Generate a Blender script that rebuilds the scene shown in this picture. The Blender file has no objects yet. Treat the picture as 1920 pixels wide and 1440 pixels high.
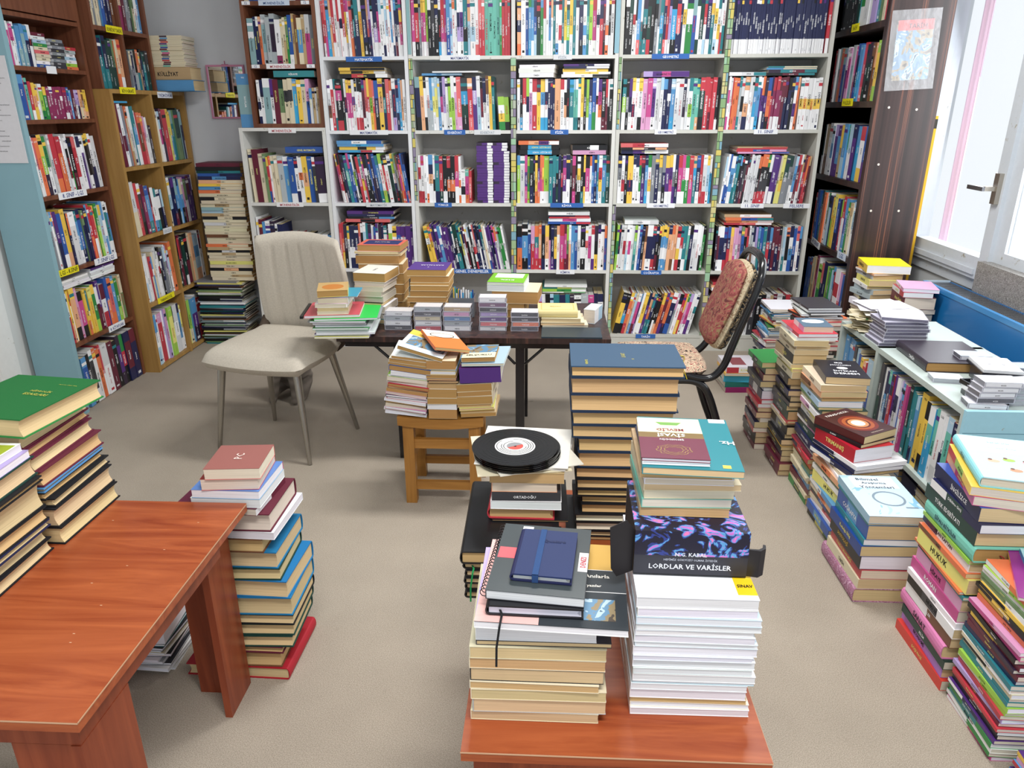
import bpy, math, random
from mathutils import Matrix, Vector
R_ = math.radians
rnd = random.Random(7)
SC = bpy.context.scene
COL = SC.collection

# ------------------------------------------------------------ camera
F_PX = 1380.0
cam_d = bpy.data.cameras.new('camera')
cam_d.sensor_fit = 'HORIZONTAL'; cam_d.sensor_width = 36.0
cam_d.lens = F_PX / 1920.0 * 36.0
cam_d.clip_start = 0.02
cam = bpy.data.objects.new('camera', cam_d); COL.objects.link(cam)
_th, _ps, _ro = R_(20.5), R_(2.9), R_(-0.2)
_f = Vector((-math.sin(_ps)*math.cos(_th), math.cos(_ps)*math.cos(_th), -math.sin(_th)))
_r = Vector((math.cos(_ps), math.sin(_ps), 0)); _u = _r.cross(_f)
cr, sr = math.cos(_ro), math.sin(_ro)
_r2 = _r*cr + _u*sr; _u2 = -_r*sr + _u*cr
_m = Matrix((_r2, _u2, -_f)).transposed().to_4x4(); _m.translation = (0, 0, 1.4)
cam.matrix_world = _m
SC.camera = cam
SC.view_settings.view_transform = 'Standard'; SC.view_settings.look = 'None'
SC.view_settings.gamma = 1; SC.view_settings.use_curve_mapping = False
SC.view_settings.exposure = 0.12
# ------------------------------------------------------------ light
wd = bpy.data.worlds.new('overcast sky'); SC.world = wd; wd.use_nodes = True
bg = wd.node_tree.nodes['Background']
bg.inputs[0].default_value = (0.90, 0.95, 1.0, 1); bg.inputs[1].default_value = 0.95
def area(name, loc, tgt, sx, sy, power, col):
    l = bpy.data.lights.new(name, 'AREA'); l.shape = 'RECTANGLE'; l.size = sx; l.size_y = sy
    l.energy = power; l.color = col
    o = bpy.data.objects.new(name, l); COL.objects.link(o); o.location = loc
    o.rotation_euler = (Vector(tgt)-Vector(loc)).to_track_quat('-Z', 'Y').to_euler()
    return o
area('ceiling_tube_light', (0.35, 2.7, 2.72), (0.35, 2.6, 0), 1.2, 0.25, 50, (1.0, 0.99, 0.96))
area('ceiling_tube_light', (0.2, 0.2, 2.72), (0.2, 0.5, 0), 1.2, 0.3, 50, (1.0, 0.98, 0.94))
area('window_daylight', (2.35, 3.1, 1.5), (0.4, 2.6, 0.9), 1.9, 1.4, 42, (0.93, 0.97, 1.0))

# ------------------------------------------------------------ colours
HEX = dict(W='ecedf0', w='d2d4d8', C='dccfae', c='bd9f70', K='17181d', S='7f848c', s='aab3b8', N='1d2350', B='1f55a8',
  b='4a93cc', L='a6cbe2', T='12808a', t='5cb8a6', D='123f38', G='1c8a3a', g='98cc2c', R='c4263a', r='de5f62', M='8e2458',
  m='c83a8a', P='552a80', p='b29ad6', V='681c34', U='35263f', H='74482a', O='e66f30', o='e8a878', Y='f0c41c', y='e6e06c',
  J='12a0d8', i='d898c4', F='20b060', x='3c3c42', A='86aeb4', E='6a8a5a')
NAME = dict(W='white', w='off-white', C='cream', c='tan', K='black', S='grey', s='pale grey', N='navy', B='blue', b='light blue',
  L='pale blue', T='teal', t='mint', D='dark green', G='green', g='lime', R='red', r='coral', M='crimson', m='magenta', P='purple',
  p='lilac', V='maroon', U='plum', H='brown', O='orange', o='peach', Y='yellow', y='pale yellow', J='cyan', i='pink', F='bright green',
  x='charcoal', A='grey-blue', E='olive')
def lin(v): return v/12.92 if v <= 0.04045 else ((v+0.055)/1.055)**2.4
def hexc(h): return tuple(lin(int(h[i:i+2], 16)/255) for i in (0, 2, 4))
def soft(v, f=.13):
    g_ = .3*v[0]+.55*v[1]+.15*v[2]; return tuple(a*(1-f)+g_*f for a in v)
CC = {k: soft(hexc(v)) for k, v in HEX.items()}
def ishex(c): return isinstance(c, str) and len(c) == 6 and not all(k in HEX for k in c)
def C_(c):
    if isinstance(c, tuple): return c
    return CC[c] if len(c) == 1 else hexc(c)
def vary(c, a=.12):
    c = C_(c); k = 1+rnd.uniform(-a, a); return tuple(min(1, max(0, v*k*(1+rnd.uniform(-.04, .04)))) for v in c)

# ------------------------------------------------------------ materials
MATS = {}
def nodemat(name):
    m = bpy.data.materials.new(name); m.use_nodes = True
    nt = m.node_tree; b = nt.nodes['Principled BSDF']
    MATS[name] = m
    return m, nt, b
def N(nt, t, **kw):
    n = nt.nodes.new(t)
    for k, v in kw.items():
        if k.startswith('i_'):
            key = k[2:].replace('_', ' ')
            n.inputs[int(key) if key.isdigit() else key].default_value = v
        else: setattr(n, k, v)
    return n
def attr_mat(name, rough=.5, spec=.5, bump=0, bscale=200, cvar=0, alpha=None, metal=0, stripes=False, mottle=None):
    m, nt, b = nodemat(name)
    a = N(nt, 'ShaderNodeVertexColor', layer_name='Col'); out = a.outputs['Color']
    b.inputs['Roughness'].default_value = rough; b.inputs['Specular IOR Level'].default_value = spec
    b.inputs['Metallic'].default_value = metal
    L = nt.links
    if stripes:
        uv = N(nt, 'ShaderNodeUVMap'); mp = N(nt, 'ShaderNodeMapping'); mp.inputs['Scale'].default_value = (6, 1100, 1)
        no = N(nt, 'ShaderNodeTexNoise', i_Scale=1.0, i_Detail=2.0)
        L.new(uv.outputs[0], mp.inputs[0]); L.new(mp.outputs[0], no.inputs['Vector'])
        mx = N(nt, 'ShaderNodeMix', data_type='RGBA', blend_type='MULTIPLY'); mx.inputs[0].default_value = 1
        rp = N(nt, 'ShaderNodeMapRange', i_To_Min=.62, i_To_Max=1.22)
        L.new(no.outputs[0], rp.inputs[0]); L.new(out, mx.inputs[6]); L.new(rp.outputs[0], mx.inputs[7]); out = mx.outputs[2]
    if cvar or bump:
        tc = N(nt, 'ShaderNodeTexCoord'); no = N(nt, 'ShaderNodeTexNoise', i_Scale=float(bscale), i_Detail=3.0)
        L.new(tc.outputs['Object'], no.inputs['Vector'])
        if cvar:
            mx = N(nt, 'ShaderNodeMix', data_type='RGBA', blend_type='MULTIPLY'); mx.inputs[0].default_value = 1
            rp = N(nt, 'ShaderNodeMapRange', i_To_Min=1-cvar, i_To_Max=1+cvar)
            L.new(no.outputs[0], rp.inputs[0]); L.new(out, mx.inputs[6]); L.new(rp.outputs[0], mx.inputs[7]); out = mx.outputs[2]
        if bump:
            bp = N(nt, 'ShaderNodeBump', i_Strength=bump, i_Distance=.001); L.new(no.outputs[0], bp.inputs['Height']); L.new(bp.outputs[0], b.inputs['Normal'])
    if mottle:
        tc = N(nt, 'ShaderNodeTexCoord'); no = N(nt, 'ShaderNodeTexNoise', i_Scale=float(mottle[0]), i_Detail=6.0, i_Roughness=.7)
        L.new(tc.outputs['Object'], no.inputs['Vector'])
        rp = N(nt, 'ShaderNodeMapRange', i_From_Min=mottle[1], i_From_Max=mottle[1]+.06)
        L.new(no.outputs[0], rp.inputs[0])
        mx = N(nt, 'ShaderNodeMix', data_type='RGBA'); L.new(rp.outputs[0], mx.inputs[0]); L.new(out, mx.inputs[6])
        mx.inputs[7].default_value = (*hexc(mottle[2]), 1); out = mx.outputs[2]
    L.new(out, b.inputs['Base Color'])
    if alpha is not None: b.inputs['Alpha'].default_value = alpha
    return m
attr_mat('gloss', .33, .45)
attr_mat('cloth', .75, .3, .5, 900, .10)
attr_mat('matte', .62, .35)
attr_mat('paper', .85, .2, cvar=.05, bscale=60)
attr_mat('pages', .9, .15, stripes=True)
attr_mat('paintwood', .5, .4, .25, 40, .05, mottle=(16, .64, '98907c'))
attr_mat('velvet', .95, .2, .6, 160, .16)
attr_mat('metal', .25, .5, metal=.9)
attr_mat('blacktube', .18, .6)
attr_mat('plastic', .22, .5)
attr_mat('clear', .08, .6, alpha=.10)
attr_mat('rim', .12, .6, alpha=.75)
attr_mat('vinyl', .16, .6)
attr_mat('fur', .95, .1, .8, 260, .45)
attr_mat('wallpaint', .8, .25, .12, 12, .03)
def wood_mat(name, c1, c2, sc, rough=.35, axis='y', dist=2.0, spec=.4):
    m, nt, b = nodemat(name); L = nt.links
    tc = N(nt, 'ShaderNodeTexCoord'); mp = N(nt, 'ShaderNodeMapping')
    mp.inputs['Scale'].default_value = {'x': (1.2, sc, sc), 'y': (sc, 1.2, sc), 'z': (sc, sc, 1.2)}[axis]
    no = N(nt, 'ShaderNodeTexNoise', i_Scale=1.4, i_Detail=7.0, i_Roughness=.62, i_Distortion=dist)
    L.new(tc.outputs['Object'], mp.inputs[0]); L.new(mp.outputs[0], no.inputs['Vector'])
    cr_ = N(nt, 'ShaderNodeValToRGB'); cr_.color_ramp.elements[0].position = .3; cr_.color_ramp.elements[1].position = .72
    cr_.color_ramp.elements[0].color = (*hexc(c1), 1); cr_.color_ramp.elements[1].color = (*hexc(c2), 1)
    L.new(no.outputs[0], cr_.inputs[0]); L.new(cr_.outputs[0], b.inputs['Base Color'])
    b.inputs['Roughness'].default_value = rough; b.inputs['Specular IOR Level'].default_value = spec
    return m
wood_mat('redwood', '86391e', 'b05e36', 14, .3, 'x')
wood_mat('redwood_v', '722e1a', '984a2c', 16, .35, 'z', 1.0)
wood_mat('brownwood', '5e3422', '805038', 22, .45, 'z', .6)
wood_mat('lightwood', '96703a', 'b08a4e', 20, .5, 'z', .6)
wood_mat('stoolwood', '8a5c26', 'b4803e', 26, .4, 'z', .8)
wood_mat('stoolwood_h', '8a5c26', 'b4803e', 26, .4, 'x', .8)
def wenge():
    m, nt, b = nodemat('wenge'); L = nt.links
    tc = N(nt, 'ShaderNodeTexCoord'); mp = N(nt, 'ShaderNodeMapping'); mp.inputs['Scale'].default_value = (42, 42, .12)
    no = N(nt, 'ShaderNodeTexNoise', i_Scale=1.0, i_Detail=5.0); L.new(tc.outputs['Object'], mp.inputs[0]); L.new(mp.outputs[0], no.inputs['Vector'])
    cr_ = N(nt, 'ShaderNodeValToRGB'); e = cr_.color_ramp.elements
    e[0].position = .35; e[0].color = (*hexc('241816'), 1); e[1].position = .60; e[1].color = (*hexc('3c2926'), 1)
    x = e.new(.615); x.color = (*hexc('7a4c3a'), 1); y = e.new(.63); y.color = (*hexc('342220'), 1)
    L.new(no.outputs[0], cr_.inputs[0]); L.new(cr_.outputs[0], b.inputs['Base Color']); b.inputs['Roughness'].default_value = .35
wenge()
def carpet():
    m, nt, b = nodemat('carpet'); L = nt.links
    tc = N(nt, 'ShaderNodeTexCoord')
    n1 = N(nt, 'ShaderNodeTexNoise', i_Scale=420.0, i_Detail=3.0); n2 = N(nt, 'ShaderNodeTexNoise', i_Scale=2.2, i_Detail=6.0, i_Roughness=.6)
    n3 = N(nt, 'ShaderNodeTexNoise', i_Scale=9.0, i_Detail=4.0)
    for n in (n1, n2, n3): L.new(tc.outputs['Object'], n.inputs['Vector'])
    r1 = N(nt, 'ShaderNodeValToRGB'); r1.color_ramp.elements[0].position = .3; r1.color_ramp.elements[1].position = .7
    r1.color_ramp.elements[0].color = (*hexc('8c8275'), 1); r1.color_ramp.elements[1].color = (*hexc('b9aea0'), 1)
    L.new(n1.outputs[0], r1.inputs[0])
    q = N(nt, 'ShaderNodeMapRange', i_From_Min=.3, i_From_Max=.75, i_To_Min=1.08, i_To_Max=.88); L.new(n2.outputs[0], q.inputs[0])
    q2 = N(nt, 'ShaderNodeMapRange', i_From_Min=.70, i_From_Max=.78, i_To_Min=1.0, i_To_Max=.72); L.new(n3.outputs[0], q2.inputs[0])
    a = N(nt, 'ShaderNodeMath', operation='MULTIPLY'); L.new(q.outputs[0], a.inputs[0]); L.new(q2.outputs[0], a.inputs[1])
    mx = N(nt, 'ShaderNodeMix', data_type='RGBA', blend_type='MULTIPLY'); mx.inputs[0].default_value = 1
    L.new(r1.outputs[0], mx.inputs[6]); L.new(a.outputs[0], mx.inputs[7]); L.new(mx.outputs[2], b.inputs['Base Color'])
    bp = N(nt, 'ShaderNodeBump', i_Strength=.5, i_Distance=.003); L.new(n1.outputs[0], bp.inputs['Height']); L.new(bp.outputs[0], b.inputs['Normal'])
    b.inputs['Roughness'].default_value = .95; b.inputs['Specular IOR Level'].default_value = .1
carpet()
def pattern_mat(name, base, cols, scale, rough=.9):
    m, nt, b = nodemat(name); L = nt.links
    tc = N(nt, 'ShaderNodeTexCoord'); v = N(nt, 'ShaderNodeTexNoise', i_Scale=float(scale), i_Detail=2.5, i_Distortion=2.2)
    L.new(tc.outputs['Object'], v.inputs['Vector'])
    cr_ = N(nt, 'ShaderNodeValToRGB'); cr_.color_ramp.interpolation = 'CONSTANT'; e = cr_.color_ramp.elements
    e[0].position = 0; e[0].color = (*hexc(base), 1); e[1].position = cols[0][0]; e[1].color = (*hexc(cols[0][1]), 1)
    for p, c in cols[1:]: k = e.new(p); k.color = (*hexc(c), 1)
    L.new(v.outputs[0], cr_.inputs[0]); L.new(cr_.outputs[0], b.inputs['Base Color']); b.inputs['Roughness'].default_value = rough
pattern_mat('kilim_red', '7c3c3a', [(.42, '94504c'), (.5, '8c7854'), (.54, '8a4442'), (.62, '5e2c2c')], 22)
pattern_mat('kilim_cream', 'a89a7e', [(.40, 'b8aa8e'), (.56, '846a50'), (.62, 'ae9f84')], 26)
pattern_mat('kilim_black', '141214', [(.53, 'a8906c'), (.58, '1a1618'), (.66, 'b8a078')], 34)
pattern_mat('kilim_seat', '3a2a28', [(.42, 'c8b49a'), (.52, '8a3a40'), (.58, 'd0bfa0'), (.66, '241c1e')], 40)
pattern_mat('flowers', '12102a', [(.50, '2a3a86'), (.55, '5a9ad0'), (.60, 'c070c8'), (.65, 'f080b8'), (.70, '2aa0a8')], 26, .35)
pattern_mat('granite', '6e6a66', [(.45, '8e8a86'), (.55, 'b4b0ac'), (.62, '5a5652')], 110, .4)
pattern_mat('landscape', '4a4038', [(.38, '8a7a5c'), (.47, '5a84a4'), (.58, 'a8c0d0'), (.64, '3a5a74')], 9, .5)
pattern_mat('pinkfabric', 'a8708c', [(.42, 'b68aa4'), (.5, '9a6482'), (.6, 'c49cb4')], 30, .8)
pattern_mat('bluewash', 'a4c8e2', [(.36, 'bcd6ea'), (.62, '7fb4da'), (.68, 'b4d0e6')], 6, .35)
pattern_mat('papergreen', 'e0d8c0', [(.50, 'd0c4a0'), (.62, '4a7a4a'), (.66, 'd8d0b8')], 9, .8)
m, nt, b = nodemat('glass'); b.inputs['Alpha'].default_value = .04; b.inputs['Roughness'].default_value = .05
b.inputs['Base Color'].default_value = (.9, .95, 1, 1)
m, nt, b = nodemat('mirror'); b.inputs['Metallic'].default_value = 1; b.inputs['Roughness'].default_value = .03; b.inputs['Base Color'].default_value = (.85, .87, .88, 1)
m, nt, b = nodemat('film'); b.inputs['Alpha'].default_value = .16; b.inputs['Roughness'].default_value = .3
b.inputs['Base Color'].default_value = (.9, .9, .92, 1)
_t = N(nt, 'ShaderNodeTexCoord'); _n = N(nt, 'ShaderNodeTexNoise', i_Scale=30.0); _b = N(nt, 'ShaderNodeBump', i_Strength=1.0, i_Distance=.01)
nt.links.new(_t.outputs['Object'], _n.inputs['Vector']); nt.links.new(_n.outputs[0], _b.inputs['Height']); nt.links.new(_b.outputs[0], b.inputs['Normal'])

# ------------------------------------------------------------ mesh builder
class MB:
    def __init__(s): s.v = []; s.f = []; s.c = []; s.m = []; s.uv = []; s.sm = []
    def add(s, vs, fs, col, mat, M=None, uvs=None, smooth=False):
        b = len(s.v)
        s.v += [tuple(M @ Vector(p)) for p in vs] if M is not None else [tuple(p) for p in vs]
        col = C_(col) if not isinstance(col, list) else col
        for i, f in enumerate(fs):
            s.f.append([b+k for k in f]); s.c.append(C_(col[i]) if isinstance(col, list) else col)
            s.m.append(mat[i] if isinstance(mat, list) else mat); s.sm.append(smooth)
            s.uv.append(uvs[i] if uvs else None)
    def box(s, x0, y0, z0, x1, y1, z1, col, mat='matte', M=None):
        vs = [(x0,y0,z0),(x1,y0,z0),(x1,y1,z0),(x0,y1,z0),(x0,y0,z1),(x1,y0,z1),(x1,y1,z1),(x0,y1,z1)]
        fs = [(0,3,2,1),(4,5,6,7),(0,1,5,4),(1,2,6,5),(2,3,7,6),(3,0,4,7)]
        uvs = None
        if mat == 'pages':
            o = rnd.random()*5
            uvs = [[(vs[k][0]+vs[k][1]+o, vs[k][2]+o) for k in f] for f in fs]
        s.add(vs, fs, col, mat, M, uvs)
    def quad(s, a, b, c, d, col, mat='matte', M=None): s.add([a, b, c, d], [(0,1,2,3)], col, mat, M)
    def prism(s, pts, z0, z1, col, mat='matte', M=None, smooth=False):
        n = len(pts); vs = [(x, y, z0) for x, y in pts]+[(x, y, z1) for x, y in pts]
        s.add(vs, [tuple(range(n-1, -1, -1)), tuple(range(n, 2*n))], col, mat, M)
        s.add(vs, [(i, (i+1) % n, n+(i+1) % n, n+i) for i in range(n)], col, mat, M, smooth=smooth)
    def build(s, name, parent=None, M=None, keep_world=False):
        me = bpy.data.meshes.new(name); me.from_pydata(s.v, [], s.f)
        names = []
        for k in s.m:
            if k not in names: names.append(k)
        for k in names: me.materials.append(MATS[k])
        idx = {k: i for i, k in enumerate(names)}
        me.polygons.foreach_set('material_index', [idx[k] for k in s.m])
        me.polygons.foreach_set('use_smooth', s.sm)
        ca = me.color_attributes.new('Col', 'FLOAT_COLOR', 'CORNER'); dat = []; uvd = []
        ul = me.uv_layers.new(name='UVMap')
        for f, c, u in zip(s.f, s.c, s.uv):
            dat += [*c, 1.0]*len(f)
            for k in range(len(f)): uvd += (u[k] if u else (0, 0))
        ca.data.foreach_set('color', dat); ul.data.foreach_set('uv', uvd)
        me.update()
        o = bpy.data.objects.new(name, me); COL.objects.link(o)
        if parent is not None: o.parent = parent
        if M is not None: o.matrix_local = M
        return o
def thing(name, label, cat, M=None, group=None):
    o = bpy.data.objects.new(name, None); COL.objects.link(o); o.empty_display_size = .05
    if M is not None: o.matrix_world = M if isinstance(M, Matrix) else Matrix.Translation(M)
    tag(o, label, cat, group); return o
USED = set()
def short(l):
    l = l.translate(str.maketrans('İıŞşĞğÜüÖöÇç', 'IiSsGgUuOoCc')).replace('  ', ' ')
    for a, b in ((' paperback book', ' paperback'), (' of the ', ' of '), (' on the ', ' on '), (' the ', ' '), (' lying flat', ' flat'), (' from left', ' from left')):
        if len(l.split()) > 16: l = l.replace(a, b)
    return l
def tag(o, label, cat, group=None):
    o['label'] = short(label); o['category'] = cat
    if group: o['group'] = group
    return o
def struct(o): o['kind'] = 'structure'; return o
T_ = Matrix.Translation
def Rz(a): return Matrix.Rotation(R_(a), 4, 'Z')
def Ry(a): return Matrix.Rotation(R_(a), 4, 'Y')
def Rx(a): return Matrix.Rotation(R_(a), 4, 'X')
# text as mesh
_tc = {}
def glyphs(t):
    if t not in _tc:
        cu = bpy.data.curves.new('t', 'FONT'); cu.body = t; cu.resolution_u = 1; cu.size = 1; cu.offset = .016
        ob = bpy.data.objects.new('t', cu); me = ob.to_mesh()
        vs = [(v.co.x, v.co.y) for v in me.vertices]; fs = [tuple(p.vertices) for p in me.polygons]
        ob.to_mesh_clear(); bpy.data.objects.remove(ob); bpy.data.curves.remove(cu)
        if not vs: vs = [(0, 0)]
        x0 = min(v[0] for v in vs); x1 = max(v[0] for v in vs); y0 = min(v[1] for v in vs); y1 = max(v[1] for v in vs)
        _tc[t] = ([(x-(x0+x1)/2, y-(y0+y1)/2) for x, y in vs], fs, max(x1-x0, 1e-3), max(y1-y0, 1e-3))
    return _tc[t]
def text(mb, t, O, U, V, h, maxl, col, mat='matte', M=None, off=.0004):
    g, fs, w, hh = glyphs(t); k = h/hh
    kx = min(k, maxl/w) if maxl else k
    U = Vector(U).normalized(); V = Vector(V).normalized(); n = U.cross(V)*off; O = Vector(O)+n
    mb.add([O+U*(x*kx)+V*(y*k) for x, y in g], fs, col, mat, M)
def ordn(n):
    w = ['zeroth','first','second','third','fourth','fifth','sixth','seventh','eighth','ninth','tenth','eleventh','twelfth']
    if n < len(w): return w[n]
    return f"{n}{'th' if 10 < n % 100 < 14 else {1:'st',2:'nd',3:'rd'}.get(n % 10, 'th')}"
def hexname(h):
    v = hexc(h); return NAME[min(CC, key=lambda k: sum((a-b)**2 for a, b in zip(CC[k], v)))]
def cname(tok):
    if ishex(tok): return hexname(tok)
    out = []
    for ch in tok:
        if ch in NAME and NAME[ch] not in out: out.append(NAME[ch])
    return ' and '.join(out[:2])
DARK = set('KNBTDRMmPVUHxGSQFJbr')

# ------------------------------------------------------------ room
def slab(name, x0, y0, z0, x1, y1, z1, col, mat):
    mb = MB(); mb.box(x0, y0, z0, x1, y1, z1, col, mat); return struct(mb.build(name))
slab('floor', -3.2, -0.6, -.05, 2.4, 4.9, 0, 'b0a595', 'carpet')
slab('wall_back', -2.5, 4.68, 0, 2.2, 4.8, 2.8, 'd4d7dc', 'wallpaint')
slab('wall_left', -2.62, -.6, 0, -2.5, 4.8, 2.8, 'cfd1d0', 'wallpaint')
slab('ceiling', -2.62, -.6, 2.8, 2.2, 4.8, 2.9, 'e8e8e6', 'wallpaint')
mb = MB()   # wall with the window opening
for b_ in ((2.0, -.6, 0, 2.12, 4.8, .6), (2.0, -.6, 2.35, 2.12, 4.8, 2.8), (2.0, 4.25, .6, 2.12, 4.8, 2.35), (2.0, -.6, .6, 2.12, 1.9, 2.35)):
    mb.box(*b_, 'c9cdd0', 'wallpaint')
struct(mb.build('wall_right'))
mb = MB(); WH = 'ccd2d9'
def frame_rect(mb, x0, x1, ya, yb, za, zb, w, wb, col=WH, mat='paintwood'):
    mb.box(x0, ya, za, x1, ya+w, zb, col, mat); mb.box(x0, yb-w, za, x1, yb, zb, col, mat)
    mb.box(x0, ya+w, za, x1, yb-w, za+wb, col, mat); mb.box(x0, ya+w, zb-w, x1, yb-w, zb, col, mat)
frame_rect(mb, 1.985, 2.07, 3.36, 4.25, .60, 2.35, .035, .05)
win = struct(mb.build('window_1'))
mb = MB(); mb.box(1.965, 3.385, .655, 2.035, 3.455, 2.31, WH, 'paintwood'); mb.box(1.965, 4.11, .655, 2.035, 4.215, 2.31, WH, 'paintwood'); mb.box(1.965, 3.455, .655, 2.035, 4.11, .755, WH, 'paintwood'); mb.box(1.965, 3.455, 2.21, 2.035, 4.11, 2.31, WH, 'paintwood')
mb.box(1.955, 3.47, .675, 1.966, 4.16, .70, WH, 'paintwood')
mb.build('sash', win)
mb = MB(); mb.box(1.998, 3.455, .755, 2.004, 4.11, 2.21, 'W', 'glass'); mb.build('pane', win)
mb = MB(); mb.box(1.945, 3.40, 1.0, 1.966, 3.435, 1.13, 'b8b0a4', 'metal')
mb.box(1.90, 3.409, 1.055, 1.95, 3.425, 1.075, 'b8b0a4', 'metal'); mb.box(1.888, 3.409, 1.055, 1.900, 3.535, 1.073, '8c8c90', 'metal')
mb.build('handle', win)
mb = MB(); frame_rect(mb, 1.985, 2.07, 1.9, 3.36, .75, 2.35, .05, .05); w2 = struct(mb.build('window_2'))
mb = MB(); mb.box(1.998, 1.95, .80, 2.004, 3.31, 2.30, 'W', 'glass'); mb.build('pane', w2)
mb = MB(); mb.box(1.935, 1.9, .56, 2.02, 3.405, .75, 'S', 'granite'); struct(mb.build('trim_1'))
mb = MB()   # pale pink strip of curtain behind the open pane
pts = [(2.10+.006*math.sin(i*1.3), 4.02+i*.0085) for i in range(12)]
ring = pts+[(x+.003, y) for x, y in reversed(pts)]
mb.prism(ring, .62, 2.3, 'f4d2e6', 'cloth'); tag(mb.build('curtain'), 'narrow pale pink curtain strip hanging behind the white window pane', 'curtain')
slab('trim_2', 1.96, 4.255, .0, 2.0, 4.32, 2.5, 'c9ccd0', 'paintwood')
# white door edge on the far left behind the blue panel
mb = MB(); mb.box(-2.4995, 2.20, 0, -2.488, 3.16, 2.1, 'd8d8d6', 'paintwood'); mb.box(-2.488, 3.04, 0, -2.482, 3.16, 2.1, 'e2e2e0', 'paintwood')
struct(mb.build('door_1'))
slab('baseboard_back', -2.5, 4.665, 0, 2.0, 4.68, .07, 'b8b8b4', 'paintwood')

# ------------------------------------------------------------ book builders
def paperback(mb, pg, w, h, t, cov, page, M=None, top=None, matc='gloss', spinecol=None):
    e = .0009
    sc = spinecol or cov
    mb.box(0, 0, t-e, w, h, t, top or cov, matc, M); mb.box(0, 0, 0, w, h, e, cov, matc, M)
    if isinstance(sc, str) and len(sc) > 1 and not ishex(sc):
        n = len(sc); y0 = 0
        for i, ch in enumerate(sc):
            y1 = h*(i+1)/n; mb.box(0, y0, e, .0014, y1, t-e, ch, matc, M); y0 = y1
    else: mb.box(0, 0, e, .0014, h, t-e, sc, matc, M)
    pg.box(.0015, .0008, e, w-.0008, h-.0008, t-e, page, 'pages', M)
def hardback(mb, pg, w, h, t, cov, page, M=None, top=None, matc='cloth'):
    b = .0028; o = .0035
    mb.box(.004, 0, t-b, w, h, t, top or cov, matc, M); mb.box(.004, 0, 0, w, h, b, cov, matc, M)
    n = 6; out = []; inn = []
    for i in range(n+1):
        a = math.pi*i/n; out.append((.004-.0075*math.sin(a), t/2-math.cos(a)*t/2)); inn.append((.004-.005*math.sin(a), t/2-math.cos(a)*(t/2-b)))
    pts = out+inn[::-1]
    vs = [(x, 0, z) for x, z in pts]+[(x, h, z) for x, z in pts]; k = len(pts)
    fs = [(i, i+1, k+i+1, k+i) for i in range(k-1)]+[(k-1, 0, k, 2*k-1)]
    for i in range(n):
        fs.append((i, k-1-i, k-2-i, i+1)); fs.append((k+i, k+i+1, 2*k-2-i, 2*k-1-i))
    mb.add(vs, fs, cov, matc, M)
    # page block with hollow fore-edge
    pr = [(.001, b)]; q = []
    for i in range(7):
        z = b+(t-2*b)*i/6; s_ = math.sin(math.pi*i/6); q.append((w-o-.006*s_, z))
    prof = [(.002, b)]+q+[(.002, t-b)]
    k = len(prof); vs = [(x, o, z) for x, z in prof]+[(x, h-o, z) for x, z in prof]; ofs = rnd.random()*5
    fs = [tuple(range(k))[::-1], tuple(range(k, 2*k))]+[(i, (i+1) % k, k+(i+1) % k, k+i) for i in range(k)]
    fs[0] = tuple(range(k)); fs[1] = tuple(range(2*k-1, k-1, -1)); fs[2:] = [f[::-1] for f in fs[2:]]
    uvs = [[(vs[j][0]+vs[j][1]+ofs, vs[j][2]+ofs) for j in f] for f in fs]
    pg.add(vs, fs, page, 'pages', M, uvs)

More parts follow.
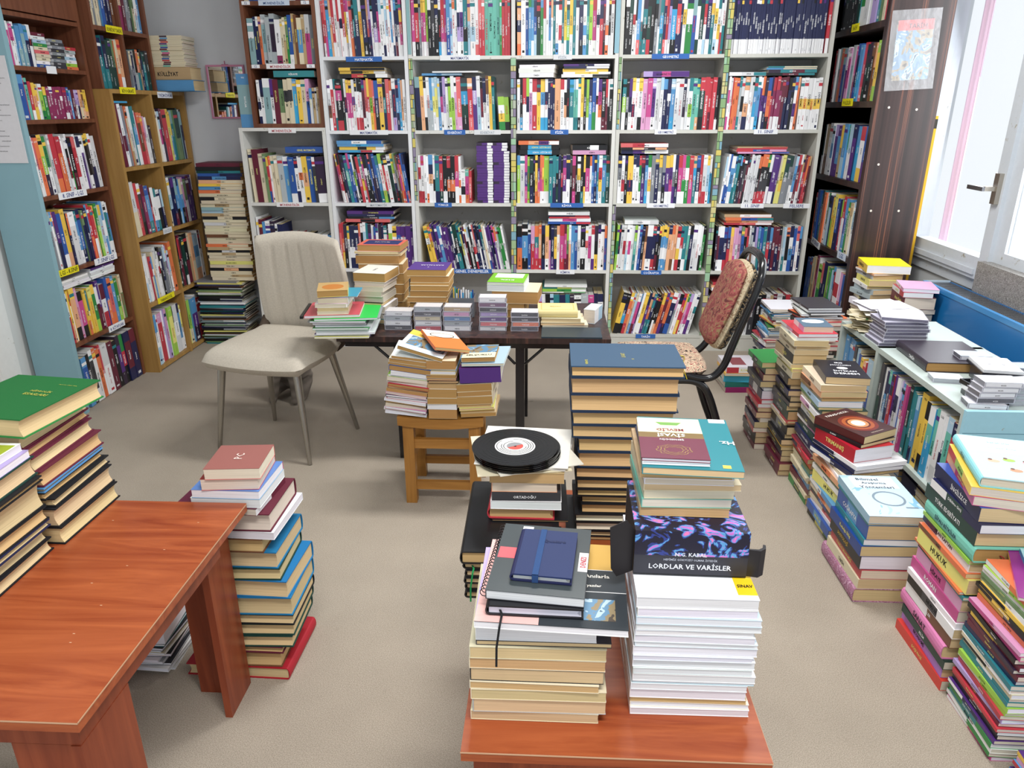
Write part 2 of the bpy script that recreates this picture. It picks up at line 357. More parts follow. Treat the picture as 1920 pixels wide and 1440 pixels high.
PAGE = {'C': 'd6bd92', 'W': 'e4e4ea', 'T': 'b58d58', 'c': 'caa878', 'w': 'd8cfc0', 'K': 'b09468', 'P':'e0d4be'}
def lying(pname, i, n, tok, M, fx, fy, t, spine, group, cat='book', below=None):
    """one book lying flat; M puts the local footprint corner (0,0,0)..(fx,fy,t)"""
    cov = tok.get('c', 'W'); pgc = PAGE[tok.get('p', 'C')]; hard = tok.get('hard', False)
    first = cov if ishex(cov) else cov[0]
    if spine == 'F' and len(cov) > 1 and not ishex(cov): cov = cov[::-1]
    if spine == 'L': w, h, Mb = fx, fy, Matrix.Identity(4)
    elif spine == 'R': w, h, Mb = fx, fy, T_((fx, fy, 0)) @ Rz(180)
    elif spine == 'B': w, h, Mb = fy, fx, T_((0, fy, 0)) @ Rz(-90)
    else: w, h, Mb = fy, fx, T_((fx, 0, 0)) @ Rz(90)
    cb, pb = MB(), MB()
    ctr = T_((w/2, h/2, 0)); Mi = T_((-w/2, -h/2, 0))
    main = first; cvc = vary(main, .08)
    if hard: hardback(cb, pb, w, h, t, cvc, vary(pgc, .06), Mi, tok.get('top'), tok.get('mat', 'cloth'))
    else: paperback(cb, pb, w, h, t, cvc, vary(pgc, .06), Mi, tok.get('top'), tok.get('mat', 'gloss'), cov if (len(cov) > 1 and not ishex(cov)) else None)
    # spine lettering
    if tok.get('txt', True) and t > .009:
        wd_ = tok.get('word') or rnd.choice(['ROMAN', 'TARİH', 'ŞİİRLER', 'HUKUK', 'EKONOMİ', 'DÜŞÜNCE', 'HİKAYE', 'SANAT', 'ANILAR', 'BİLİM'])
        dk = (sum(C_(main)) < .9); lc = 'W' if dk else 'K'
        lc = tok.get('lc', rnd.choice(['W', 'W', 'y']) if dk else lc)
        xo = -w/2-(.0040 if hard else 0)
        text(cb, wd_, (xo, rnd.uniform(-.02, .02), t/2), (0, -1, 0), (0, 0, 1), t*.42, h*.5, lc, 'matte', None, .0006)
    for dcf in tok.get('deco', []): dcf(cb, w, h, t)
    o = thing(tok.get('name', 'paperback_book'), '', tok.get('cat', cat), M @ Mb @ ctr, group)
    cb.build(tok.get('part', 'cover'), o); pb.build('page_block', o)
    d = tok.get('desc')
    if not d:
        d = (cname(cov) if not ishex(cov) else hexname(cov)) + (' hardcover' if hard else ' paperback')+' book'
    o['label'] = f"{d}, {ordn(n-i)} from top of {pname}" if not tok.get('only') else f"{d} {pname}"
    o['label'] = short(o['label'])
    for ex in tok.get('extra', []): ex(o, w, h, t)
    return o
def pile(pname, base, fx, fy, books, spine='L', H=None, rz=0, tilt=(0, 0), jit=.006, jr=1.5, group=None, z0=None, name=None, gap=.0004):
    """books: list bottom to top of dicts or strings 'cover page thickness_mm [H]'"""
    bl = []
    for b_ in books:
        if isinstance(b_, str):
            q = b_.split(); b_ = dict(c=q[0], p=q[1], t=float(q[2])/1000, hard='H' in q[3:])
        else: b_ = dict(b_)
        if name and 'name' not in b_: b_['name'] = name
        elif b_.get('hard') and 'name' not in b_: b_['name'] = 'hardcover_book'
        bl.append(b_)
    tot = sum(b_['t'] for b_ in bl); k = (H/tot) if H else 1
    MB_ = T_(base) @ Rz(rz) @ Rx(tilt[0]) @ Ry(tilt[1]); z = 0; n = len(bl); out = []
    for i, b_ in enumerate(bl):
        t = b_['t']*k; w = b_.get('w', fx*rnd.uniform(.94, 1.0)); h = b_.get('h', fy*rnd.uniform(.94, 1.0))
        dx = b_.get('dx', rnd.uniform(-jit, jit)); dy = b_.get('dy', rnd.uniform(-jit, jit)); r = b_.get('r', rnd.uniform(-jr, jr))
        M = MB_ @ T_((dx, dy, z)) @ T_((w/2, h/2, 0)) @ Rz(r) @ T_((-w/2, -h/2, 0))
        out.append(lying(pname, i, n, b_, M, w, h, t-gap, b_.get('spine', spine), group or ('books in '+pname)))
        z += t
    return out, z

# upright shelf book (local: x thickness, y depth from spine 0, z height)
WORDS = {}
def upright(mb, M, t, h, d, tok, word, seed, hard=False):
    rr = random.Random(seed)
    cols = [c for c in tok]
    main = max(set(cols), key=cols.count)
    if len(cols) == 1:
        c = cols[0]; st = rr.random()
        if c in 'Ww' and st < .75:
            a = rr.choice('RrNNTBKKPGbNOM'); cols = rr.choice([[a, 'W', 'W', 'W', 'W'], ['W', 'W', 'W', 'W', a], ['W', 'W', a, 'W', 'W', 'W'], ['W', 'W', 'W', a, 'W', a]])
        elif c not in 'CcSsHV' and st < .45: cols = rr.choice([[c, c, c, c, 'W'], ['W', c, c, c, c], [c, c, 'W', c, c, c, c]])
        prop = [1.0/len(cols)]*len(cols)
    elif len(cols) == 2:
        a = rr.uniform(.22, .68); prop = [a, 1-a]
    elif len(cols) == 3: prop = [.2, .55, .25] if rr.random() < .6 else [.35, .3, .35]
    else: prop = [1.0/len(cols)]*len(cols)
    k = 1+rr.uniform(-.08, .08)
    def cc(ch): return tuple(min(1, v*k) for v in C_(ch))
    m = 'cloth' if hard else 'gloss'
    e = min(.0012, t*.1)
    mc = cc(main)
    mb.add([(0,0,0),(t,0,0),(t,d,0),(0,d,0),(0,0,h),(t,0,h),(t,d,h),(0,d,h)], [(0,3,2,1),(1,2,6,5),(3,0,4,7)], mc, m, M)
    pc = C_('dcdcd8' if rr.random() < .6 else 'd2c29c'); u = rr.random()*9
    mb.add([(0,0,h),(t,0,h),(t,e,h),(0,e,h),(t-e,e,h),(t-e,d,h),(t,d,h),(0,d,h),(e,d,h),(e,e,h),(t,e,h)], [(0,1,2,3),(4,10,6,5),(3,9,8,7)], mc, m, M)
    mb.add([(e,e,h-.0015),(t-e,e,h-.0015),(t-e,d,h-.0015),(e,d,h-.0015)], [(0,1,2,3)], pc, 'pages', M, [[(0,u),(0,u+t),(d,u+t),(d,u)]])
    mb.add([(0,d,0),(t,d,0),(t,d,h),(0,d,h)], [(1,0,3,2)], pc, 'pages', M, [[(0,u),(0,u+t),(h,u+t),(h,u)]])
    z = h
    for c, p in zip(cols, prop):
        z2 = z-p*h; mb.add([(0,0,z2),(t,0,z2),(t,0,z),(0,0,z)], [(0,1,2,3)], cc(c), m, M); z = z2
    # lettering down the spine and a publisher mark
    if t > .006:
        dk = main in DARK; lc = 'W' if dk else rr.choice('KKNKR')
        if hard: lc = 'y' if dk else 'K'
        zc = h*rr.uniform(.42, .62)
        dn = rr.random() < .8
        text(mb, word, (t/2, 0, zc), (0, 0, -1) if dn else (0, 0, 1), (1, 0, 0) if dn else (-1, 0, 0), min(t*.58, .011), h*rr.uniform(.38, .52), lc, 'matte', M)
        if rr.random() < .3:
            ya = rr.uniform(.03, .07); yb = ya+rr.uniform(.02, .06); mb.quad((t*.25, -.0004, h*ya), (t*.75, -.0004, h*ya), (t*.75, -.0004, h*yb), (t*.25, -.0004, h*yb), 'w' if dk else lc, 'matte', M)
        if rr.random() < .6 and not hard: text(mb, rr.choice(['SORU BANKASI', 'KONU ANLATIMI', 'DENEME', 'ÖSS', 'HAZIRLIK']), (t*.5, 0, h*rr.uniform(.14, .24)), (0, 0, -1), (1, 0, 0), min(t*.28, .005), h*.16, lc, 'matte', M)
        if rr.random() < .35: mb.quad((0, -.0003, h*.84), (t, -.0003, h*.84), (t, -.0003, h*.90), (0, -.0003, h*.90), rr.choice('WNRTYPK'), m, M)
        if rr.random() < .4: text(mb, rr.choice(['TYT', 'AYT', 'YKS', 'LGS']), (t/2, 0, h*.93), (1, 0, 0), (0, 0, 1), min(t*.4, .008), t*.8, 'K' if cols[0] in 'WwCYy' else 'W', 'matte', M)
SHELVED = []   # (importance, M, t, h, d, tok, word, seed, hard, name, label, group)
def cell(F, x0, x1, z, toks, word, where, name='textbook', h=(.25, .28), d=.19, lean=0, y0=.012, hard=False, fit=True, hs=None, vis=1.0, group=None, cat='book', heights=None):
    toks = toks.split(); th = []
    for tk in toks:
        n_ = [ch for ch in tk if ch.isdigit()]; base = int(n_[0]) if n_ else 2.4
        th.append(base*rnd.uniform(.85, 1.15))
    toks = [''.join(ch for ch in tk if not ch.isdigit()) for tk in toks]
    ca, sa = math.cos(R_(lean)), math.sin(R_(abs(lean)))
    hm = h[1]; W = (x1-x0)-.004-(sa*hm if lean else 0)
    k = W*ca/sum(th)/1.0
    if not fit: k = .0062
    x = x0+.002+(sa*hm if lean < 0 else 0)
    words = word.split('|')
    for i, (tk, t_) in enumerate(zip(toks, th)):
        t = t_*k; hh = rnd.uniform(*h)
        if heights: hh = heights[min(i, len(heights)-1)]*rnd.uniform(.98, 1.02)
        adv = t/ca
        yy = y0+rnd.uniform(0, .012)
        # lean>0: tops go right (pivot on right foot); lean<0: tops go left
        if lean > 0: M = F @ T_((x+adv, yy, z+.0003)) @ Ry(lean) @ T_((-t, 0, 0))
        elif lean < 0: M = F @ T_((x, yy, z+.0003)) @ Ry(lean)
        else: M = F @ T_((x, yy, z+.0003))
        if lean == 0 and False: pass
        c = cname(tk) or 'white'
        lab = f"{c} {where[0]}, {ordn(i+1)} from left {where[1]}"
        SHELVED.append((t*hh*vis, M, max(t-.0004, .002), hh, d*rnd.uniform(.9, 1.0), tk, rnd.choice(words), rnd.random(), hard, name, lab, group or ('books standing '+where[1]), cat))
        x += adv
def flush_shelved():
    tb = sorted([s for s in SHELVED if s[9] == 'textbook'], key=lambda s: -s[0])
    solo = set(id(s) for s in tb[:300])
    rest = MB()
    for s in SHELVED:
        _, M, t, h, d, tk, wd_, sd, hard, name, lab, grp, cat = s
        if name == 'textbook' and id(s) not in solo:
            upright(rest, M, t, h, d, tk, wd_, sd, hard); continue
        mb = MB(); upright(mb, None, t, h, d, tk, wd_, sd, hard)
        o = mb.build(name); o.matrix_world = M; tag(o, lab, cat, grp)
    o = rest.build('textbooks'); o['kind'] = 'stuff'; o['label'] = 'thinner coloured textbooks filling the gaps on the back wall shelves'; o['category'] = 'books'

# ------------------------------------------------------------ bookcases
def slabel(par, F, x, z, t, style='red', w=.16, hgt=.026, tilt=0):
    mb = MB(); st = {'red': ('e8e8ea', 'b02838'), 'blue': ('3466b0', 'f0f4ff'), 'hand': ('e8eaee', '2a3a80'), 'navy': ('c8d4e4', '204a86'), 'yel': ('e8dc20', '3a3a10'), 'faint': ('d8dade', '9aa4b0')}[style]
    mb.box(-w/2, -.0022, -hgt/2, w/2, -.0002, hgt/2, st[0], 'matte')
    text(mb, t, (0, -.0022, 0), (1, 0, 0), (0, 0, 1), hgt*.66, w*.90, st[1])
    o = mb.build('shelf_label', par, par.matrix_world.inverted() @ F @ T_((x, 0, z-.010)) @ Ry(tilt)); return o
def bookcase(label, F, xs, zs, depth, ztop, col, mat, zbot=0, side_col=None, side_mat=None, tks=.02, th=.018, back=True, plinth=None, top=True, group=None):
    o = thing('bookcase', label, 'bookcase', F @ T_(((xs[0]+xs[-1])/2, depth/2, zbot)), group)
    L = o.matrix_world.inverted() @ F
    for i, x in enumerate(xs):
        mb = MB(); a = x-tks/2
        if i == 0: a = x
        if i == len(xs)-1: a = x-tks
        mb.box(a, 0, zbot, a+tks, depth, ztop, (side_col if (i == 0 and side_col) else col), (side_mat if (i == 0 and side_mat) else mat)); mb.build('side_panel', o, L)
    for z in zs:
        mb = MB()
        for a, b_ in zip(xs[:-1], xs[1:]):
            xa = a+(tks if a == xs[0] else tks/2); xb = b_-(tks if b_ == xs[-1] else tks/2)
            mb.box(xa, .001, z-th, xb, depth-.006, z, col, mat)
        mb.build('shelf', o, L)
    if back:
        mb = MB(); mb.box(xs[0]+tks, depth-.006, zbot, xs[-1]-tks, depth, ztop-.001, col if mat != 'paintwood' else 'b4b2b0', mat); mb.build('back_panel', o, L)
    if top:
        mb = MB(); mb.box(xs[0]+tks, .001, ztop-th, xs[-1]-tks, depth-.006, ztop, col, mat); mb.build('top_panel', o, L)
    if plinth:
        mb = MB(); mb.box(xs[0]+tks, .004, zbot, xs[-1]-tks, .02, plinth-th, col, mat); mb.build('plinth', o, L)
    return o
def washi(par, F, x, w, z0, z1, seed, pal='gybtpS'):
    mb = MB(); rr = random.Random(seed); z = z0
    while z < z1-.01:
        hh = min(rr.uniform(.02, .055), z1-z); xa = x-w/2
        sp = rr.uniform(.35, .65) if rr.random() < .5 else 1
        for a, b_ in ([(0, sp), (sp, 1)] if sp < 1 else [(0, 1)]):
            c = rr.choice(['9ab48a', 'c8c088', '7ea8b8', '9ac0a0', '8a8098', 'b0b8a8', 'd0c068', '86a878'])
            mb.box(xa+a*w+.0012, -.0020, z+.0015, xa+b_*w-.0012, -.0008, z+hh-.0015, c)
        z += hh
    mb.box(x-w/2, -.0008, z0, x+w/2, -.0001, z1, '26282a')
    mb.build('patterned_trim', par, par.matrix_world.inverted() @ F)
FB = T_((0, 4.37, 0)); WP = 'd6d6d2'
X1, X2, X3, X4, X5, X6, X7 = -1.765, -1.278, -.785, -.208, .365, .942, 1.495
ZR = [1.672, 1.287, .885, .495, .100]
bu = bookcase('brown wooden bookcase unit standing on the white one beside the mirror', FB, [-1.692, X2-.002], [1.325, 1.635, 1.950], .27, 2.32, '5a3226', 'brownwood', zbot=1.303, th=.022)
bw = bookcase('white bookcase unit under the brown one, behind the velvet chair', FB, [-1.782, X2-.002], [.885, .495, .10], .27, 1.303, WP, 'paintwood', plinth=.10)
b2 = bookcase('tall white single-column bookcase with two MATEMATİK shelves, beside the brown unit', FB, [X2, X3-.002], ZR, .27, 2.10, 'e2e4e8', 'paintwood', plinth=.10)
b3 = bookcase('tall white double bookcase holding the EDEBİYAT and FİZİK shelves', FB, [X3, X4, X5-.002], ZR, .27, 2.10, WP, 'paintwood', plinth=.10)
b4 = bookcase('tall white double bookcase holding the GEOMETRİ and 11. SINIF shelves', FB, [X5, X6, X7], ZR, .27, 2.10, 'c9c9c2', 'paintwood', plinth=.10)
washi(b3, FB, X4, .030, .10, 1.66, 3); washi(b3, FB, X3+.010, .018, .90, 1.30, 4); washi(b3, FB, X3+.012, .022, 1.30, 1.66, 9)
washi(b4, FB, X5+.010, .019, .10, .88, 5); washi(b4, FB, X5+.008, .016, 1.29, 1.66, 8); washi(b4, FB, X6, .030, .10, 2.05, 6)
for a, b_, z0, z1, c in ((X5-.028, X5-.003, 1.68, 2.09, '8cb4c4'), (X3+.001, X3+.02, 1.68, 2.09, '8ab0b4')):
    mb = MB(); mb.box(a, -.002, z0, b_, -.0003, z1, c); mb.build('blue_trim', b3, b3.matrix_world.inverted() @ FB)
for par, x, z, t, st, w in ((bu, -1.50, 1.950, 'MÜHENDİSLİK', 'navy', .17), (bu, -1.50, 1.635, 'MÜHENDİSLİK', 'red', .16), (bw, -1.53, 1.298, 'MÜHENDİSLİK', 'red', .16), (bw, -1.53, .885, 'MÜHENDİSLİK', 'red', .16),
    (b2, -1.03, 1.668, 'MATEMATİK', 'blue', .20), (b2, -1.03, 1.287, 'MATEMATİK', 'hand', .22), (b2, -1.0, .885, 'MATEMATİK', 'faint', .15),
    (b3, -.50, 1.672, 'MATEMATİK', 'hand', .22), (b3, .06, 1.672, 'FİZİK', 'faint', .10), (b3, -.54, 1.287, 'EDEBİYAT', 'blue', .12), (b3, -.355, 1.287, 'EDEBİYAT', 'faint', .15), (b3, .05, 1.287, 'FİZİK', 'blue', .10),
    (b3, -.62, .885, 'TÜRKÇE', 'blue', .10), (b3, .10, .885, 'KİMYA', 'blue', .19), (b3, .10, .495, 'KİMYA', 'hand', .11), (b3, -.46, .495, 'GENEL DENEMELER', 'blue', .24), (b3, -.10, .10, 'BİYOLOJİ', 'blue', .11),
    (b4, .64, 1.672, 'GEOMETRİ', 'blue', .20), (b4, .64, 1.287, 'GEOMETRİ', 'hand', .12), (b4, .64, .885, 'GEOMETRİ', 'hand', .16), (b4, .61, .495, 'COĞRAFYA', 'blue', .12), (b4, .60, .10, 'TARİH', 'blue', .12),
    (b4, 1.19, 1.287, '11. SINIF', 'hand', .13), (b4, 1.16, .885, '11. SINIF', 'hand', .13), (b4, 1.41, .885, 'FELSEFE', 'hand', .15)):
    slabel(par, FB, x, z, t, st, w)
for x, z in ((-1.655, 1.95), (-1.33, 1.95), (-1.64, 1.635), (-1.33, 1.635)): slabel(bu, FB, x, z, '12', 'hand', .045, .018)

def col_w(k, r): return ('textbook', f"in {k} column, {r} shelf down of back wall")
rows = ['top', 'second', 'third', 'fourth', 'lowest']
def bc(ci, ri, x0, x1, toks, word, **kw):
    k = ['first', 'second', 'third', 'fourth', 'fifth', 'sixth'][ci]
    nm = 'reference_book' if ci == 0 else 'textbook'
    cell(FB, x0, x1, ZR[ri] if 'z' not in kw else kw.pop('z'), toks, word, ('reference book' if ci == 0 else 'textbook', f"in {k} column, {rows[ri]} back shelf"), name=nm, group=f"books in the {k} column, {rows[ri]} shelf of the back wall", **kw)
g = .011
bc(0, 0, -1.67, X2-.022, 'C B3 B3 B3 B3 RS S3 C C w Tw V3 K w3', 'MEKANİK|FİZİK|STATİK', z=1.950, h=(.24, .26), hard=True)
cell(FB, -1.67, X2-.022, 1.635, 'A5 N N oO sAs4 s4 sUs4 W5 C Cc EG B4 c H CbbC4 c wm4 S4', 'TERMODİNAMİK|MEKANİK|ISI TRANSFERİ', ('reference book', 'on middle brown unit shelf'), 'reference_book', h=(.225, .255), hard=True)
cell(FB, -1.66, X2-.022, 1.325, 'W NW A6 PW V4 DEC4 CxCC4 CxCC4 bJ4 Y4 C4 iB3 bw2 c2 w2 c2', 'BİYOKİMYA|KİMYA|MUKAVEMET', ('reference book', 'on bottom brown unit shelf'), 'reference_book', h=(.20, .245), hard=True, heights=[.235]*12+[.19]*8)
cell(FB, -1.758, X2-.022, .885, 'C4 V6 C4 E3 YRB2 W2 C3 C3 s4 b5 B5 NWWN3 W4 YoY4 B4 x3 U7', 'İNŞAAT|FİZİK|BETONARME', ('reference book', 'on shelf under brown unit'), 'reference_book', h=(.24, .27), lean=-2, hard=True, heights=[.30, .30, .275, .27, .26])
cell(FB, -1.758, X2-.022, .495, 'W2 V3 b3 B4 U4 W2 NL4 R6 R6 D5 K6 K6 W3 YmJ b6 b3', 'SÖZLÜK|ANSİKLOPEDİ', ('reference book', 'on shelf behind velvet chair'), 'reference_book', h=(.2, .28), hard=True, heights=[.31, .29, .28, .28, .28, .26, .26, .20, .20, .19, .195, .19, .20, .2])
cell(FB, -1.758, -1.30, .10, 'K4 R4 B4 C4 D4 V4 K4 C4 B4 N4', 'HUKUK|TARİH', ('reference book', 'on floor shelf behind velvet chair'), 'reference_book', h=(.2, .26), hard=True, vis=.2)
MT = 'MATEMATİK|TYT MATEMATİK|SORU BANKASI|PROBLEMLER|AYT MATEMATİK'
bc(1, 0, X2+.02, X3-.022, 'rRW rRm bJ3 o2 RRW3 W3 Rw W3 RRW3 mYw mWW rRO4 KTN TNN4 WYY4 KNK5 orN pPN W NNpW4 NmW LW3 W3 LW3 W3 RbW W bNV3 NW mYRmW3', MT, h=(.275, .285), lean=-1.5)
bc(1, 1, X2+.02, X3-.022, 'WwHW3 WRR TWT KmKKR5 DKD WNW YmmW YmmW W3 KWWR KWWR KWWR PVW rW YRW OgY rRO BNK4 YoY4 KTN rR4 W3 WNp4 NbN bJ o2 W', MT, h=(.262, .275), lean=-1)
bc(1, 2, X2+.025, X3-.022, 'YmmW KRW K N3 TtT4 mB3 bBN WgW KNK3 RmR4 TWYW4 mmR K4 NDK rBN U3 BN4 TbT4 gWg4 KRD KWW4 WDK4 YgWNK4 ESK H UmO VOR BbB NBr', MT, h=(.26, .28), lean=-8)
bc(1, 3, X2+.022, X3-.022, 'RrO ROY UK4 YW3 NNWN6 NNPN5 OrN WKW3 WLW3 TWU UPW4 WTN BPN W3 UP3 NRK TWP4 UmP WgK4 YWPW4 PBP4 PWWP6 PPP6 P3', MT, h=(.25, .275))
bc(1, 4, X2+.022, X3-.022, 'N T W B R W K p P W T N o W K W', MT, h=(.22, .25), vis=.3)
bc(2, 0, X3+.022, X4-.015, 'mmmW3 KRRK4 S YmmW YmmW ggW K3 xK3 NK4 WKJ RRmW4 mmW bB4 LbL W3 W WNpW3 WPpW3 TTKT5 oL WWLW5 W4 rR3 rR3 tt4 tt4 tt4 tt4 FtG2 RR3 RR3 RR3', MT, h=(.28, .29))
bc(2, 1, X3+.022, X4-.10, 'ANK4 Yoo4 KWK Ws3 bs LyW LyW Lb NmW pW Ww3 gggW Wg3 Wi rri4 xJDK6 oRr4 NpPP4 WL3 KVW NW3 HW YYY3 DTT', 'EDEBİYAT|ŞİİR BİLGİSİ|PARAGRAF', h=(.272, .285), lean=-1.5)
bc(2, 1, X4-.092, X4-.018, 'gWYG4 ggK3', 'SÖZLÜK', h=(.15, .19), lean=-3)
bc(2, 2, X3+.022, X3+.335, 'WRWR mWR3 Ww W bNoWW4 WWKW TTN4 RRRD4 KKKW4 RKOK4 KKOK4 RmW4 W | WWKW4 tmO4 RrR3'.replace('| ', ''), 'TÜRKÇE|DİL BİLGİSİ', h=(.24, .27), heights=[.265]*13+[.185]*4)
bc(2, 3, X3+.03, X4-.02, 'Y4 OYY P2 N2 PPb b3 P2 P2 P2 P2 P2 N2 W2 DKT4 TK yW2 NW2 V2 WK2 LW2 K2 W2 rN2 N2 KW2 N2 TW C2 W2 P3 PN2 NW2 mP2 OW2 s2 G2 G2 W2', 'DENEME|TYT DENEME|YKS', h=(.25, .27), lean=-11)
bc(2, 4, X3+.03, X3+.30, 'N T W b Y W K R W B T W', 'DENEME', h=(.14, .2), vis=.3)
FZ = 'FİZİK|TYT FİZİK|SORU BANKASI|AYT FİZİK'
bc(3, 0, X4+.018, X5-.03, 'NoNoO4 W4 B3 GbJ TbW3 NBL RKDD4 bGG3 RW3 WW NbW oW TTT3 W3 RWRW3 T oYW DTgT3 YYW3 TT3 W3 NNK4 W3 TtT gggW3 RmmW4 W3 NR4 RVK W3 Kw W3', FZ, h=(.29, .295))
bc(3, 1, X4+.018, X5-.022, 'Ww3 KKJ RRWW4 gNW3 Wi3 RWRR5 VYYY4 YbWJ4 WNWJ3 NN NN NN ooo6 RWW4 WKoW NKW3 JTTW4 LtT WtT TWK3 YYYW3 DNK3 gggW3 Nb3 BBG4 W PmOW4 KKV4 RVV WK2 K3', FZ, h=(.262, .272))
bc(3, 2, X4+.018, X5-.022, 'bgy4 Www5 mPm3 gGg3 DKN4 KK YYO3 UPmO OrmW OYrW gggW5 T4 TN4 TKD3 NNN3 KRK PmPW4 NNWW5 xKK mVm4 KK WYWK4 KKT3 YKY KmmW5 W BbB3 NBN3 bTb WRYW4 TbT4 DTD4', 'KİMYA|TYT KİMYA|AYT KİMYA|ORGANİK KİMYA', h=(.258, .268))
bc(3, 3, X4+.018, X5-.022, 'KBOO5 KbbK6 WBB4 iR4 OTmR5 OoR3 NKN4 YooW4 Ki NNP4 xYYN3 oWW3 RmmR5 VmV3 gEV Wo3 bb4 bB3 Ww4 KKWK5 W3 WmmW4 RWP4 UKY4 W3 WW4 OB3', 'KİMYA|TYT KİMYA|KİMYA SORU', h=(.258, .268))
bc(3, 4, X4+.02, X5-.022, 'rWW W3 RKW oWW bW pRW W K3 LW TbT4 NV4 TN3 UKW W4 sNN4 mNN4 NNW W3', 'BİYOLOJİ|KİMYA', h=(.235, .25), lean=-2)
GE = 'GEOMETRİ|TYT GEOMETRİ|SORU BANKASI|GEOMETRİ SETİ'
bc(4, 0, X5+.022, X6-.018, 'K4 DK4 W3 KW2 bbr4 WT UTKT5 KDR4 KKKK4 KS4 SW3 TJT4 rNr3 RRW3 NpW3 KJJK6 RrN5 NN WYWW4 GWGG6 AB4 DWD4 DDW4 RRWL3 NNW4 YTT4 WYWL4 TWYW4 WR WT3', GE, h=(.29, .295), lean=1)
bc(4, 1, X5+.025, X6-.018, 'TgW4 KSK3 PNW3 YWNW3 Ww3 YWWK4 iii5 mmmi5 pPW3 ww4 LW3 bNN4 N3 LbJ4 Ww4 ww4 NUUW3 ww TWgW4 ttt4 Tto3 RDDK5 RRR5 RRV3 RR4 K3', GE, h=(.262, .272), lean=1)
bc(4, 2, X5+.022, X6-.02, 'NSWW4 WWRW4 NKK3 YYNY7 NWW3 NWWW4 RGW VNPP4 NbJ3 GWYW4 SS4 SNN4 YSSW4 SNK4 YPPW4 YPmW4 WSP NKN4 RmmW5 mmGW4 GWGG4 Rm4 oJTT4 BNNW4 RRR3 WwR4 YLW3 WJ3', GE, h=(.262, .272))
bc(4, 3, X5+.022, X6-.02, 'gGg3 NW ww3 WRW3 WL3 WmW3 WW4 gtT3 WW3 bBB3 NKN3 Hoo3 WNNW6 RNR4 NKV3 YKK3 YbWb3 YbWb3 YbWb3 Noo4 OoH4 ooW3 RWYR4 TRWK4 TTW4 WtT3 KNK4 Ww5 Ww4 WWK KGG3', 'COĞRAFYA|TYT COĞRAFYA|TARİH', h=(.255, .268), lean=3)
bc(4, 4, X5+.03, X6-.02, 'KYYK6 KNJK5 YOR4 Loo3 CLb3 WmV4 bPp W3 YYYW5 NP4 oOT3 TNT4 NKK3 KKW3 HKo3 YO4 PVP4 OON4 WNNB6 is3 KWWW5 RRY4 YR GiW3 pmW4 WWP4 W4', 'COĞRAFYA|TARİH|KPSS', h=(.25, .265), lean=13)
bc(5, 0, X6+.018, X7-.045, ' '.join(['NNNW3']*38), 'ÖZDEBİR|YKS DENEME', h=(.285, .288))
bc(5, 0, X7-.043, X7-.022, 'RRRW4', 'DENEME', h=(.29, .295))
bc(5, 1, X6+.02, X7-.14, 'WmWm3 wW3 R2 OO5 OOr4 TsT3 wKw4 oWoN6 wW3 wW3 TbJW4 WbJ4 WPN3 OPW4 UPN4 BOOK6 NR3 RMMW4 RMMW4 VMMW4 VV4 VN4 KN4 NK4 bWPW4 oOO3', '11. SINIF|FİZİK|TARİH|KİMYA', h=(.265, .275), lean=1.5)
bc(5, 1, X7-.138, X7-.022, 'WWYWW4 WWYWW4 WWYWW4 WWYWW4 WWYWW4 WWYWW4', 'DENEME', h=(.262, .266))
bc(5, 2, X6+.03, X7-.022, 'LW WB3 BWB WbbW5 bWT3 TT4 bKx KU3 KxV4 KVK3 VW ww3 ww3 ww3 ww3 OKxR4 OKxR4 OKxR4 GKxR4 WKW4 PPPW6 PPN3 Cy3 yyYy5 DS5 DS4 SW4 LbW4 RVV4 WRW3 cw3 VRV3 OR3 cVR3', '11. SINIF|BİYOLOJİ|FELSEFE', h=(.258, .272), lean=5)
bc(5, 3, X6+.03, X7-.022, 'KUK3 WVW WNNW5 BNNR5 BNRR4 YoY4 iim3 iw3 pip4 EBN4 rKR4 VRV3 WwK3 sH3 Nww3 pW3 bT3 BN4 TT4 NRR4 bN4 V4 VN4 KVU3 sw LT4 OKW4 NWbB5 BN4 rW4 bN3', '11. SINIF|FELSEFE|SOSYOLOJİ', h=(.25, .265))
bc(5, 4, X6+.02, X6+.22, 'PUP4 KxEC4 KRR4 EYY4 KCY WSS4 bBB5 YoW3 KxW4', 'SOSYOLOJİ', h=(.22, .25))
bc(5, 4, X6+.23, X7-.03, 'WOW4 WW3 Nx5 KK6 Ksx4 ww4 cC3 VU4 ww6 xw3 RR4 H3', 'FELSEFE|MANTIK', h=(.24, .26), lean=2)

def flats(x, z, w, d, toks, nm, dy=.02, rz=0, spine='F', grp=None, t=.014, word=None, name='textbook', rest=None):
    bl = []
    for tk in toks.split():
        b_ = dict(c=''.join(ch for ch in tk if not ch.isdigit()), p='w', t=t*(int([c for c in tk if c.isdigit()][0])/3 if any(c.isdigit() for c in tk) else 1)); b_['desc'] = cname(b_['c'])+' '+name.replace('_', ' ')+' lying flat'
        if word: b_['word'] = word
        bl.append(b_)
    pile(nm, (x, 4.37+dy, z), w, d, bl, spine=spine, rz=rz, jit=.008, jr=1.2, group=grp or ('flat books on '+nm), name=name)
flats(-1.545, 1.325+.245, .24, .17, 'T5', 'the row on bottom brown unit shelf', t=.02, name='reference_book')
flats(-1.53, .885+.28, .23, .17, 'B5', 'the row on upper white shelf', t=.02, word='GENEL MATEMATİK', name='reference_book')
flats(-1.18, 1.287+.277, .27, .2, 'KRKW4 YKYW3 YKKK3', 'the second column, second shelf row', t=.016, word='MATEMATİK')
flats(-1.22, .885+.282, .27, .2, 'bJRW3 YYKYW4 bJb3 bWB4', 'the second column, third shelf row', t=.014)
